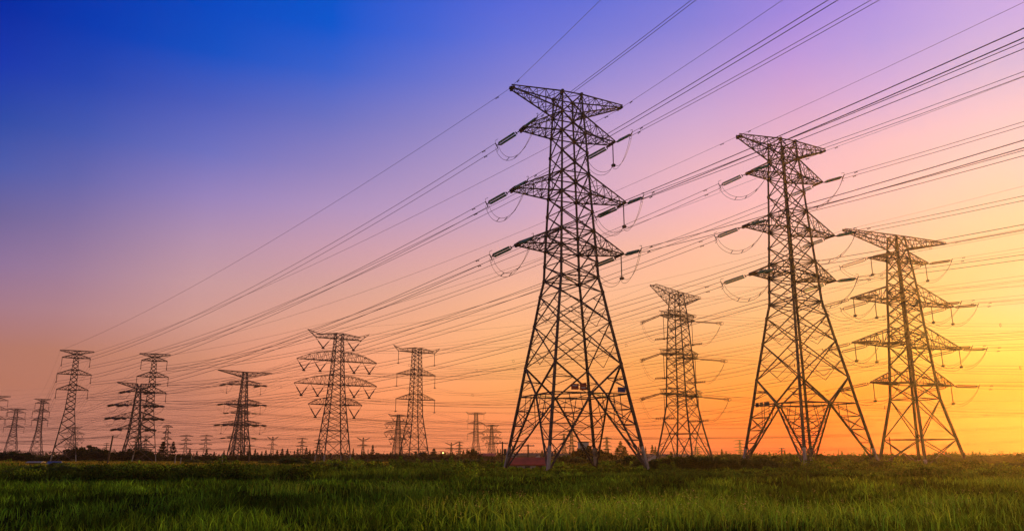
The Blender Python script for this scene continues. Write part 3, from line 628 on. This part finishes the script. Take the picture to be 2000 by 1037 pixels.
for (y0, y1, dn, wd, hh) in ((17, 30, 78, .026, .37), (30, 42, 50, .038, .38), (42, 56, 30, .055, .40), (56, 76, 16, .085, .42)):
    X, Y = scatter(y0, y1, dn); g_ = .17+.004*(y0-17); jx = np.floor(X/g_); jy = np.floor(Y/g_)      # rice stands in tufts
    hx = np.sin(jx*127.1+jy*311.7)*43758.5; hy = np.sin(jx*269.5+jy*183.3)*43758.5; hx -= np.floor(hx); hy -= np.floor(hy)
    X = (jx+hx)*g_+rng.normal(0, g_*.17, len(X)); Y = (jy+hy)*g_+rng.normal(0, g_*.17, len(Y)); k = Y < bound(X); X, Y, hx = X[k], Y[k], hx[k]
    s = smooth(X, Y*.7, 2.2, 3)*.55+smooth(X, Y*.6, .6, 4)*.5+smooth(X, Y*.5, .16, 5)*.4; keep = rng.uniform(0, 1, len(X)) < np.clip(.70+s*.55, .04, 1); X, Y, s, hx = X[keep], Y[keep], s[keep], hx[keep]
    H = hh*(1+.22*s)*rng.uniform(.55, 1.35, len(X)); t = tints(len(X), .35, 1.0, .35)*np.clip(1+.5*smooth(X, Y*.7, .9, 8), .25, 2.2)[:, None]; t *= (rng.uniform(.6, 1.7, len(X))*(.45+1.25*hx))[:, None]; H = H*(.75+.45*hx); t[:, 0] *= 1+np.clip(X*.012, -.15, .5)
    o = blades_mesh('rice_plants', M['rice'], X, Y, H, wd*rng.uniform(.6, 1.3, len(X)), rng.uniform(.1, .75, len(X)), t)
    tag(o, 'dense green rice blades filling the near field' if y0 < 20 else 'green rice blades farther out in the field', 'rice', kind='stuff')
    o['label'] = {17: 'dense tall green rice blades along the bottom of the picture', 30: 'green rice blades in the middle of the near field', 42: 'green rice blades toward the far side of the field', 56: 'rice blades at the far right edge of the field'}[y0]
# yellower wild grass and millet mixed in the foreground
PT = [(1060, 27, 3.0), (1250, 26, 3.2), (1180, 30, 2.6), (1400, 25, 3.0), (1500, 28, 2.4), (940, 30, 2.2), (780, 38, 2.4), (1330, 33, 3), (1120, 24, 2.6), (560, 40, 1.8), (1760, 26, 2.4), (1530, 24, 2.2), (1900, 34, 3), (1980, 48, 4)]
Xs, Ys = [], []
for px, Y, rad in PT:
    Y = Y*.8 if Y < 36 else Y
    n = int(330*rad*rad/6); Xs.append(xat(px, Y)+rng.normal(0, rad*.5, n)); Ys.append(Y+rng.normal(0, rad*.42, n))
X, Y = np.concatenate(Xs), np.concatenate(Ys); k = Y > 17; X, Y = X[k], Y[k]
t = tints(len(X), 1.2, 3.6, .5)
o = blades_mesh('wild_grass', M['weed'], X, Y, rng.uniform(.45, .95, len(X)), rng.uniform(.015, .032, len(X)), rng.uniform(.15, .8, len(X)), t, curl=.25)
tag(o, 'yellow-green wild grass tufts growing through the near rice', 'wild grass', kind='stuff')
# seed heads
k = rng.uniform(0, 1, len(X)) < .1; X2, Y2 = X[k], Y[k]
SEEDS = (X2, Y2)
# tall mixed weeds on the field bank
for (a, b, dn, wd, h0, nm_) in ((0, 8, 34, .05, .95, 'tall dark weeds along the far edge of the rice field'), (8, 30, 13, .09, 1.0, 'mixed grass and weeds on the rough ground under the pylons'), (30, 75, 3.2, .2, .9, 'rough grass strip around the pylon feet')):
    yy0, yy1 = 50+a, 76+b; X, Y = scatter(yy0, yy1, dn); dB = Y-bound(X); k = (dB > a) & (dB < b); X, Y, dB = X[k], Y[k], dB[k]
    s = smooth(X, Y*.5, .35, 9)*.6+smooth(X, Y, 1.0, 10)*.5
    H = h0*np.where(X/Y > -.08, .52, 1.0)*np.clip(1+.30*s, .45, 1.7)*rng.uniform(.5, 1.15, len(X)); t = tints(len(X), .25, 1.5, .45)*np.clip(1+.45*smooth(X, Y, .25, 12), .3, 1.8)[:, None]
    o = blades_mesh('tall_weeds', M['weed'], X, Y, H, wd*rng.uniform(.6, 1.4, len(X)), rng.uniform(.1, .7, len(X)), t); tag(o, nm_, 'weeds', kind='stuff')
# the yellow flowering strips beyond
def flowers(px0, px1, y0, y1, n, zt, lab):
    Y = np.sqrt(rng.uniform(y0*y0, y1*y1, n)); X = (rng.uniform(px0, px1, n)-1000)/F_PX*Y*math.cos(PITCH)
    t = tints(n, .35, 1.3, .3); k = rng.uniform(0, 1, n) < .45; t[k] *= np.array([.30, .42, .6])
    o = blades_mesh('flower_field', M['flower'], X, Y, zt*rng.uniform(.75, 1.1, n), rng.uniform(.12, .3, n), rng.uniform(.1, .5, n), t); tag(o, lab, 'crop', kind='stuff')
flowers(-80, 760, 112, 215, 52000, .95, 'pale yellow flowering crop strip behind the left weeds')
flowers(1600, 2080, 105, 215, 26000, .55, 'sunlit yellow grass strip behind the corner-on pylon')
# meadow farther away
X, Y = scatter(110, 420, .5); t = tints(len(X), .35, 1.0, .7)
o = blades_mesh('meadow_grass', M['weed'], X, Y, rng.uniform(.3, .8, len(X)), rng.uniform(.3, .9, len(X)), rng.uniform(.1, .6, len(X)), t); tag(o, 'rough meadow between the pylon feet and the tree line', 'grass', kind='stuff')

# trees and shrubs --------------------------------------------------
def cards(C, S, sq=1.0):
    n = len(C); a = rng.normal(0, 1, (n, 3)); a /= np.linalg.norm(a, axis=1)[:, None]; b = rng.normal(0, 1, (n, 3)); b -= (a*b).sum(1)[:, None]*a; b /= np.linalg.norm(b, axis=1)[:, None]
    S = S[:, None]; V = np.stack([C-a*S, C-b*S*.5*sq, C+a*S, C+b*S*.5*sq], 1).reshape(-1, 3).astype(np.float32); return V
def norm(V):
    V = V.copy(); V[:, 2] /= np.percentile(V[:, 2], 99.7); k = .5/np.percentile(np.abs(V[:, :2]), 98.5); V[:, :2] *= k; return V
def cards_mesh(name, V, mat):
    n = len(V)//4; me = bpy.data.meshes.new(name); me.vertices.add(len(V)); me.vertices.foreach_set('co', V.ravel()); me.loops.add(4*n); me.loops.foreach_set('vertex_index', np.arange(4*n, dtype=np.int32))
    me.polygons.add(n); me.polygons.foreach_set('loop_start', (np.arange(n)*4).astype(np.int32)); me.update(calc_edges=True); me.materials.append(mat); return me
def conifer_crown(seed, n=1900, wr=.17):
    r = np.random.default_rng(seed); t = r.uniform(0, 1, n)**.75; layer = np.floor(t*14)/14; t2 = .45*t+.55*layer+r.uniform(0, .02, n)
    rad = wr*(1-t2)**.85*(.55+.45*np.sqrt(r.uniform(0, 1, n)))*(1+.3*np.sin(layer*37+seed)); an = r.uniform(0, 2*np.pi, n); rad *= 1+.3*np.sin(an*3+layer*20)
    C = np.stack([rad*np.cos(an), rad*np.sin(an), .07+.93*t2-rad*.25], 1); return cards_mesh('conifer_crown', norm(cards(C, r.uniform(.014, .036, n))), M['conifer'])
def round_crown(seed, n=3200, fl=.8, mat='leaf', sz=(.015, .04)):
    r = np.random.default_rng(seed); k = 34; u = r.normal(0, 1, (k, 3)); u /= np.linalg.norm(u, axis=1)[:, None]; u[:, 2] = np.where(u[:, 2] < -.2, -u[:, 2]*.6, u[:, 2]); u[::3, 2] -= .75
    cc = u*np.array([.42, .42, .36*fl])*r.uniform(.35, 1.0, (k, 1)); cr = r.uniform(.07, .17, k); i = r.integers(0, k, n); d = r.normal(0, 1, (n, 3)); d /= np.linalg.norm(d, axis=1)[:, None]
    C = cc[i]+d*(cr[i]*r.uniform(.4, 1.05, n)**.5)[:, None]; C[:, 2] += .45*fl
    C = C[C[:, 2] > .03]; return cards_mesh('leaf_crown', norm(cards(C, r.uniform(*sz, len(C)))), M[mat])
def trunk_mesh(h, r, limbs, seed):
    m = MB(); rr = random.Random(seed); m.tube([(0, 0, 0), (.004, .003, h*.4), (0, .006, h*.75), (.003, 0, h)], [r, r*.8, r*.5, r*.15], 7)
    for i in range(limbs):
        a = rr.uniform(0, 6.28); z = h*rr.uniform(.35, .8); l = rr.uniform(.15, .32); m.tube([(0, 0, z), (l*.5*math.cos(a), l*.5*math.sin(a), z+l*.5), (l*math.cos(a), l*math.sin(a), z+l*.8)], [r*.4, r*.28, r*.1], 5)
    return m.mesh('trunk', M['bark'])
def card_stuff(name, C, S, mat, tint, label, cat, sq=1.0):
    me = cards_mesh(name, cards(C, S, sq), mat); ca = me.color_attributes.new('tint', 'FLOAT_COLOR', 'POINT'); c = np.ones((len(C), 4, 4), np.float32); c[:, :, :3] = tint[:, None, :]
    ca.data.foreach_set('color', c.ravel()); o = bpy.data.objects.new(name, me); col.objects.link(o); return tag(o, label, cat, kind='stuff')
X2, Y2 = SEEDS; X2 = np.repeat(X2, 4); Y2 = np.repeat(Y2, 4); Z2 = np.repeat(rng.uniform(.4, .85, len(X2)//4), 4)+rng.uniform(-.07, .07, len(X2))
card_stuff('seed_heads', np.stack([X2+rng.uniform(-.03, .03, len(X2)), Y2, Z2], 1), rng.uniform(.012, .03, len(X2)), M['seed'], tints(len(X2), .6, 1.5, .2), 'pale seed heads and small leaves above the wild grass tufts', 'wild grass', .6)
# leafy undergrowth in mounds along the bank and round the pylon feet
def mounds(n, y0, y1, r0, r1, per, off=0.5, pxr=(-150, 2150)):
    out = []; ts = []; ss = []
    for i in range(n):
        Y = math.sqrt(random.uniform(y0*y0, y1*y1)); X = (random.uniform(*pxr)-1000)/F_PX*Y
        b = float(bound(np.array([X]))[0])
        if Y < b+off: Y = b+off+random.uniform(0, 3)
        r = random.uniform(r0, r1); h = r*random.uniform(.55, 1.0)
        pq = X/Y*F_PX/math.cos(PITCH)+1000
        if 930 < pq < 1285 and Y < 124: h *= .38
        elif pq > 1285 and Y < 96: h *= .6
        k = int(per*r*r); d = rng.normal(0, 1, (k, 3)); d /= np.linalg.norm(d, axis=1)[:, None]; d[:, 2] = np.abs(d[:, 2])
        q = d*(rng.uniform(.35, 1, k)**.4)[:, None]*(1+.25*np.sin(d[:, :1]*9+i))*np.array([r, r, h])+np.array([X, Y, 0]); out.append(q)
        ts.append(tints(k, .5, 1.7, .6)*random.uniform(.5, 1.8)); ss.append(rng.uniform(.04, .12, k)*(Y/60)**.8)
    return np.concatenate(out), np.concatenate(ss), np.concatenate(ts)
C, S, T_ = mounds(170, 56, 80, .5, 1.7, 420, .6); card_stuff('undergrowth', C, S, M['weed'], T_, 'leafy undergrowth mounds on the bank behind the rice', 'undergrowth')
C, S, T_ = mounds(240, 80, 150, .6, 1.9, 260, 4, (640, 2150)); card_stuff('undergrowth', C, S, M['weed'], T_, 'bushy undergrowth around the pylon feet farther out', 'undergrowth')
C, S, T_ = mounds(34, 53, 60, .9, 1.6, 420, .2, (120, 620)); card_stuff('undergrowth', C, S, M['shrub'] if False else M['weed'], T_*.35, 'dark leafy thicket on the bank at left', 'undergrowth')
CON = [conifer_crown(i, wr=w) for i, w in enumerate((.15, .19, .13, .22, .17))]; RND = [round_crown(i+20, fl=f) for i, f in enumerate((.8, .9, .7, 1.0))]
SHB = [round_crown(i+40, 3400, f, 'shrub', (.015, .045)) for i, f in enumerate((.8, 1.1, .7, .95))]
TRC = trunk_mesh(.9, .012, 4, 1); TRR = trunk_mesh(.62, .022, 6, 2); TRS = trunk_mesh(.4, .012, 5, 3)
LAND = [(0, 'the left picture edge'), (80, 'the small slim left pylon'), (127, 'the tall far-left pylon'), (219, 'the leaning wooden pole'), (283, 'the slim pylon by the conifers'), (465, 'the flat-truss pylon'), (651, 'the arched-arm pylon'),
        (809, 'the hanging-insulator pylon'), (865, 'the lit lamp'), (929, 'the small hanging-insulator pylon'), (1015, 'the left leg of the nearest pylon'), (1140, 'the white rooftop box'), (1265, 'the right foot of the nearest pylon'),
        (1347, 'the slim-insulator pylon'), (1460, 'the left foot of the corner-on pylon'), (1580, 'the centre legs of the corner-on pylon'), (1711, 'the right foot of the corner-on pylon'), (1797, 'the tubular pylon'), (1885, 'the right foot of the tubular pylon')]
ORD = ['first', 'second', 'third', 'fourth', 'fifth', 'sixth', 'seventh', 'eighth', 'ninth', 'tenth', 'eleventh', 'twelfth', 'thirteenth', 'fourteenth', 'fifteenth', 'sixteenth', 'seventeenth', 'eighteenth', 'nineteenth', 'twentieth']
PLANTS = []
def plant(kind, px, topy, Y, wpx=None):
    if kind == 's' and px > 1280: topy -= 2.5
    h = max(zat(topy, Y), .6); X = xat(px, Y)
    nmk, crowns, tr = {'c': ('conifer_tree', CON, TRC), 'r': ('leafy_tree', RND, TRR), 's': ('shrub', SHB, TRS)}[kind]
    me = crowns[len(PLANTS) % len(crowns)]; wx = (wpx*Y/F_PX if wpx else h*.5)*{'c': 1.5, 'r': 1.15, 's': 1.1}[kind]/h
    e = empty(nmk, (X, Y, -.05), random.uniform(0, 6.28)); e.scale = (wx*h, wx*h, h*1.03)
    inst(me, 'crown' if kind != 's' else 'foliage', e); inst(tr, 'trunk' if kind != 's' else 'stem', e); PLANTS.append((px, kind, e, topy))
for px, ty, w in [(315, 863, 17), (335, 863, 15), (369, 877, 6), (383, 880, 6), (402, 877, 7), (417, 882, 6), (436, 879, 6), (470, 879, 7), (483, 879, 8), (497, 877, 7), (502, 883, 6), (510, 881, 6), (518, 879, 6), (526, 886, 5), (540, 879, 8), (550, 876, 8), (560, 876, 8), (574, 880, 5), (580, 875, 6),
    (597, 874, 8), (604, 878, 6), (611, 880, 6), (628, 882, 6), (645, 884, 6), (667, 883, 6), (689, 876, 5), (698, 886, 5), (727, 869, 7), (738, 885, 5), (811, 881, 6), (847, 876, 13), (861, 881, 5), (880, 884, 6), (884, 882, 5), (905, 879, 6), (912, 877, 7), (972, 876, 4), (978, 877, 4), (1059, 879, 8), (1085, 878, 7),
    (1206, 874, 12), (1213, 862, 16), (1221, 872, 12), (1262, 872, 4), (1275, 869, 8), (1281, 872, 7), (1411, 877, 6), (1419, 881, 6), (1437, 885, 6), (1470, 884, 6), (1485, 885, 6), (1504, 882, 6), (1512, 885, 5), (1522, 886, 6), (1534, 879, 6), (1545, 885, 6), (1606, 885, 6), (1622, 887, 5), (1645, 888, 5),
    (1690, 888, 5), (1745, 885, 7), (1757, 888, 6), (1830, 883, 8), (1838, 885, 6), (1850, 881, 9), (1856, 882, 8), (1862, 881, 8), (1868, 881, 8), (1880, 880, 7), (1886, 884, 8), (1902, 881, 9), (1908, 883, 8), (1922, 889, 6)]:
    plant('c', px, ty, random.uniform(255, 300) if px in (315, 335) else random.uniform(320, 420), w)
for px, ty, w, Y in [(14, 881, 50, 240), (38, 883, 44, 236), (62, 892, 34, 262), (90, 890, 34, 270), (118, 888, 30, 262), (150, 873, 44, 265), (172, 870, 46, 270), (196, 876, 38, 262), (213, 880, 28, 275), (236, 881, 42, 268), (262, 874, 42, 272), (276, 876, 40, 266), (296, 886, 30, 262), (355, 887, 32, 280), (398, 888, 36, 285),
    (432, 889, 34, 276), (466, 888, 36, 284), (500, 888, 40, 270), (535, 888, 40, 272), (565, 889, 36, 290), (592, 889, 34, 286), (716, 886, 28, 330), (736, 885, 30, 330), (758, 887, 30, 330), (783, 887, 34, 330), (825, 881, 14, 330), (800, 889, 34, 322), (850, 888, 34, 320), (880, 889, 34, 320), (923, 876, 16, 320), (935, 884, 16, 322), (960, 889, 30, 330),
    (1118, 885, 18, 262), (1135, 876, 32, 258), (1152, 871, 38, 252), (1168, 875, 34, 256), (1190, 884, 26, 262), (1240, 887, 24, 300), (1459, 884, 10, 200), (1866, 884, 26, 330), (1912, 888, 20, 330), (1930, 894, 34, 300), (1946, 891, 36, 300), (1964, 893, 34, 300), (1990, 895, 40, 300),
    (1610, 889, 30, 330), (1650, 890, 34, 330), (1690, 890, 34, 330), (1740, 890, 34, 330), (1780, 890, 34, 330), (1820, 890, 34, 330)]:
    plant('r', px, ty, Y, w)
for k in range(34): plant('s', 1418+k*18+random.uniform(-6, 6), random.uniform(887.5, 892), random.uniform(165, 215), random.uniform(22, 34))
for k in range(26): plant('c', random.choice((random.uniform(1300, 1990), random.uniform(360, 980))), random.uniform(880, 887), random.uniform(300, 380), random.uniform(4, 8))
for px, ty, w, Y in [(300, 902, 26, 150), (330, 904, 22, 150), (376, 897, 30, 170), (405, 899, 20, 160), (440, 899, 30, 165), (480, 901, 24, 160), (520, 899, 30, 150), (566, 892, 46, 130), (590, 896, 30, 140), (620, 901, 24, 120), (655, 903, 22, 110), (672, 900, 26, 118),
    (712, 896, 28, 210), (738, 896, 28, 212), (766, 896, 28, 208), (794, 896, 28, 210), (822, 897, 28, 206), (850, 897, 26, 208), (880, 897, 26, 206), (906, 896, 26, 208), (935, 896, 28, 205), (962, 897, 26, 208), (985, 898, 24, 190),
    (1104, 888, 30, 190), (1128, 892, 30, 185), (1150, 894, 30, 180), (1190, 898, 24, 170), (1212, 896, 26, 160), (1232, 890, 34, 140), (1246, 898, 26, 120), (1288, 897, 34, 110), (1310, 893, 40, 105), (1334, 894, 40, 100), (1360, 892, 44, 100), (1385, 893, 40, 98), (1404, 897, 36, 96), (1430, 899, 40, 98),
    (1456, 897, 40, 100), (1486, 899, 40, 104), (1510, 902, 36, 100), (1555, 903, 30, 98), (1700, 897, 36, 118), (1716, 901, 30, 110), (1748, 903, 26, 120), (1845, 898, 30, 140), (1862, 895, 34, 140), (1884, 895, 30, 145), (1905, 899, 30, 140), (1965, 905, 40, 100), (1992, 905, 30, 100),
    (60, 908, 44, 62), (120, 906, 50, 62), (180, 908, 50, 60), (110, 902, 30, 110), (245, 910, 46, 60), (30, 912, 40, 60), (345, 912, 36, 62), (570, 914, 30, 64)]:
    plant('s', px, ty, Y, w)
for kind, nm_, one in (('c', 'pointed dark conifer', 'conifer'), ('r', 'rounded leafy tree', 'tree'), ('s', 'bushy green shrub', 'shrub')):
    cnt = {}
    for px, k, e, ty in sorted([p for p in PLANTS if p[1] == kind], key=lambda p: p[0]):
        lm = max([l for l in LAND if l[0] <= px], key=lambda l: l[0]); c = cnt.get(lm[0], 0); cnt[lm[0]] = c+1
        tag(e, f"{nm_}, {ORD[c]} to the right of {lm[1]}", one, {'c': 'conifers along the skyline', 'r': 'leafy trees along the skyline', 's': 'shrubs on the rough ground'}[kind])
# the far wood that reads as one mass
n = 60000; px = rng.uniform(-120, 2120, n); Y = rng.uniform(560, 900, n); X = (px-1000)/F_PX*Y*math.cos(PITCH)
top = 3.2+1.6*smooth(X, Y*.2, .05, 21)+1.3*smooth(X, Y, .35, 22)+.9*smooth(X, Y, 1.1, 23); top = np.clip(top, 1.2, 11); C = np.stack([X, Y, top*rng.uniform(0, 1, n)**.7], 1)
o = bpy.data.objects.new('distant_wood', cards_mesh('distant_wood', cards(C, rng.uniform(.4, 1.2, n)), M['leaf'])); col.objects.link(o); tag(o, 'low dark wood running along the whole horizon', 'wood', kind='stuff')

# ------------------------------------------------------------------ buildings
def house(name, px, Y, w, d, ze, zr, wall, roof, label, yaw=0, gable=True, win=2):
    e = empty(name, (xat(px, Y), Y, 0), R(yaw)); tag(e, label, 'house' if 'house' in name else 'shed')
    m = MB(); m.box((0, 0, ze/2), (w, d, ze))
    if not gable:      # ridge runs across the view
        for s in (-1, 1): m.face([(s*w/2, -d/2, ze), (s*w/2, d/2, ze), (s*w/2, 0, zr)])
    else:
        for s in (-1, 1): m.face([(-w/2, s*d/2, ze), (w/2, s*d/2, ze), (0, s*d/2, zr)])
    wl = m.build('wall', M[wall], e); m = MB(); q = .25; t = .12
    sl = (zr-ze)/((w if gable else d)/2)
    for s in (-1, 1):
        if gable: a, b = Vector((0, -d/2-q, zr+t)), Vector((s*(w/2+q), -d/2-q, ze-q*sl+t)); ex = Vector((0, d+2*q, 0))
        else: a, b = Vector((-w/2-q, 0, zr+t)), Vector((-w/2-q, s*(d/2+q), ze-q*sl+t)); ex = Vector((w+2*q, 0, 0))
        dn = Vector((0, 0, -.1)); pts = [a, b, b+ex, a+ex]; m.face(pts); m.face([p+dn for p in pts][::-1])
        for i in range(4): m.face([pts[i], pts[(i+1) % 4], pts[(i+1) % 4]+dn, pts[i]+dn])
    m.build('roof', M[roof], e)
    for k in range(win):
        m = MB(); x = (k+.5)/win*w-w/2; m.box((x, -d/2-.03, ze*.55), (min(1.2, w/win*.4), .1, ze*.3)); m.build('window', M['pane'], e)
    if win: m = MB(); m.box((w*.3, -d/2-.03, min(1, ze*.42)), (min(.9, w*.2), .08, min(2, ze*.8))); m.build('door', M['brick'], e)
house('low_shed', 1030, 122, 5.6, 3.2, .8, 1.72, 'plaster', 'redtile', 'long low shed with rusty red roof behind the left leg of the nearest pylon', gable=False, win=3)
house('farm_house', 1002, 420, 3.4, 5, 2.6, 4.0, 'plaster', 'tile', 'small white gabled house left of the red-roofed shed top')
house('farm_house', 1053, 420, 4.0, 5, 2.0, 3.0, 'plaster', 'tile', 'small white gable between the pylon legs above the red shed')
house('farm_house', 1104, 420, 8, 5, 2.6, 3.6, 'plaster', 'tile', 'low pale house right of centre of the nearest pylon base', gable=False)
house('farm_house', 1277, 330, 3.9, 5, 1.6, 2.9, 'plaster', 'tile', 'white gabled house just right of the nearest pylon right foot')
house('farm_house', 1256, 350, 5.5, 4, 1.7, 2.6, 'plaster', 'tile', 'low pale house with dark roof left of the white gable', gable=False)
house('farm_house', 948, 360, 8.5, 6, 2.4, 3.5, 'brick', 'redtile', 'long house with dull red roof left of the nearest pylon', gable=False)
house('farm_house', 1040, 440, 26, 6, 2.6, 4.0, 'brick', 'tile', 'long dark roofed farm building behind the red shed', gable=False, win=6)
house('farm_house', 1300, 420, 24, 6, 2.4, 3.4, 'brick', 'tile', 'long dark roofed building behind the white gable', gable=False, win=6)
house('low_shed', 105, 128, 1.7, 1.4, .55, 1.1, 'plaster', 'bluetile', 'tiny bright blue roofed shed at the far-left tall pylon foot', gable=False, win=0)
house('low_shed', 68, 132, 2.0, .9, .98, 1.08, 'brick', 'tin', 'low pale roofed shed left of the blue roof', gable=False, win=0)
e = empty('white_house', (xat(1140, 300), 300, 0)); tag(e, 'tall narrow white flat-topped block rising behind the domed tree', 'building')
m = MB(); m.box((0, 0, 3.6), (3.7, 3.7, 7.2)); m.build('wall', M['plaster'], e); m = MB(); m.box((0, 0, 7.32), (4.1, 4.1, .22)); m.build('roof', M['tile'], e)
m = MB(); m.box((-1.2, -1.88, 6.2), (.15, .08, 1.3)); m.build('window', M['pane'], e)

# ------------------------------------------------------------------ poles and lamp
PT_ = []
def pole(px, topy, Y, mat, label, bars=0, tf=False, lean=0, r=.12):
    h = zat(topy, Y); e = empty('utility_pole', (xat(px, Y, h), Y, 0)); tag(e, label, 'pole')
    m = MB(); m.tube([(lean, 0, 0), (lean*.5, 0, h*.5), (0, 0, h)], [r*1.25, r*1.1, r*.9], 8); m.build('pole', M[mat], e)
    for k in range(bars):
        m = MB(); z = h-.25-k*.7; m.box((0, -.15, z), (2.0, .12, .14)); cb = m.build('crossbar', M['wood'], e)
        m = MB()
        for x in (-.85, -.3, .3, .85): m.tube([(x, -.15, z+.05), (x, -.15, z+.22)], [.06, .04], 6)
        m.build('insulator', M['white'], cb)
    if tf: m = MB(); m.tube([(.45, -.1, h-2.3), (.45, -.1, h-2.2), (.45, -.1, h-1.3), (.45, -.1, h-1.2)], [.2, .28, .28, .2], 10); m.build('transformer', M['plate'], e)
    PT_.append(Vector((e.location.x, Y, h-.1))); return e
pole(220.6, 850.5, 150, 'wood', 'dark wooden pole leaning slightly left of the dark slanting-insulator pylon', lean=-.45, r=.15)
pole(343, 889, 150, 'concrete', 'short pale post beside the right tall conifer'); pole(354, 893, 130, 'concrete', 'short pale leaning post near the rice bank', lean=-.1, r=.09)
pole(374, 890, 190, 'concrete', 'thin dark post right of the pale leaning post', r=.08); pole(435, 885.5, 160, 'concrete', 'pale post left of the flat-truss pylon')
pole(466, 872, 190, 'wood', 'dark pole inside the flat-truss pylon base'); pole(488.5, 868, 165, 'wood', 'dark pole with one crossbar beside the flat-truss pylon', 1)
pole(719, 877, 200, 'wood', 'dark wooden pole left of the tall narrow conifer', r=.1)
pole(981.5, 862, 140, 'wood', 'pole with crossbar and transformer left of the nearest pylon', 1, True); pole(1031.5, 867, 130, 'wood', 'dark pole with small crossbar inside the nearest pylon base', 1)
pole(1526.6, 874, 260, 'wood', 'dark pole with two crossbars left of the corner-on pylon centre', 2, r=.2); pole(1637, 877, 330, 'wood', 'thin dark pole right of the corner-on pylon centre', r=.16)
pole(1737, 853, 150, 'wood', 'tall thin pole inside the tubular pylon left leg', r=.1); pole(209, 864, 300, 'wood', 'distant pole with three crossbars left of the leaning wooden pole', 3, r=.14)
pole(1496, 882, 260, 'wood', 'distant thin post left of the double crossbar pole', r=.1)
P = PT_[0]
for a, b, sg, lab in ((Vector((-190, 220, zat(860, 220))), P, 1.2, 'sagging wire from the left edge to the leaning wooden pole'), (P, PT_[6], 1.5, 'sagging wire from the leaning wooden pole to the crossbar pole'), (PT_[6], Vector((xat(981, 140), 140, PT_[8].z)), 2.2, 'sagging wire from the crossbar pole to the transformer pole'),
                      (PT_[8], PT_[9], .5, 'short wire between the transformer pole and the pole beside it')):
    bundle(a, b, lab, 'wires on the wooden poles', twin=False, r=.028, sag=sg, n=24)
h = zat(884, 330); e = empty('street_lamp', (xat(865, 330), 330, 0)); tag(e, 'glowing street lamp among the skyline trees left of the nearest pylon', 'lamp')
m = MB(); m.tube([(0, 0, 0), (0, 0, h*.8), (0, 0, h-.2)], [.09, .06, .05], 8); m.build('pole', M['concrete'], e)
bpy.ops.mesh.primitive_uv_sphere_add(segments=12, ring_count=8, radius=.24, location=(0, 0, 0)); o = bpy.context.object; o.name = 'lamp_globe'; o.data.materials.append(M['lamp']); o.parent = e; o.location = (0, 0, h)

# ------------------------------------------------------------------ haze
m = MB(); m.box((0, 382, 29.5), (2120, 1612, 61)); hm = bpy.data.materials.new('evening_haze'); hm.use_nodes = True
hn = hm.node_tree.nodes; hn.clear(); pv = hn.new('ShaderNodeVolumePrincipled'); ho = hn.new('ShaderNodeOutputMaterial')
pv.inputs['Color'].default_value = (1, .74, .42, 1); pv.inputs['Density'].default_value = .00018; pv.inputs['Anisotropy'].default_value = .79
hm.node_tree.links.new(pv.outputs[0], ho.inputs['Volume']); o = m.build('haze', hm); tag(o, 'thin warm evening haze over the whole plain', 'haze', kind='stuff')
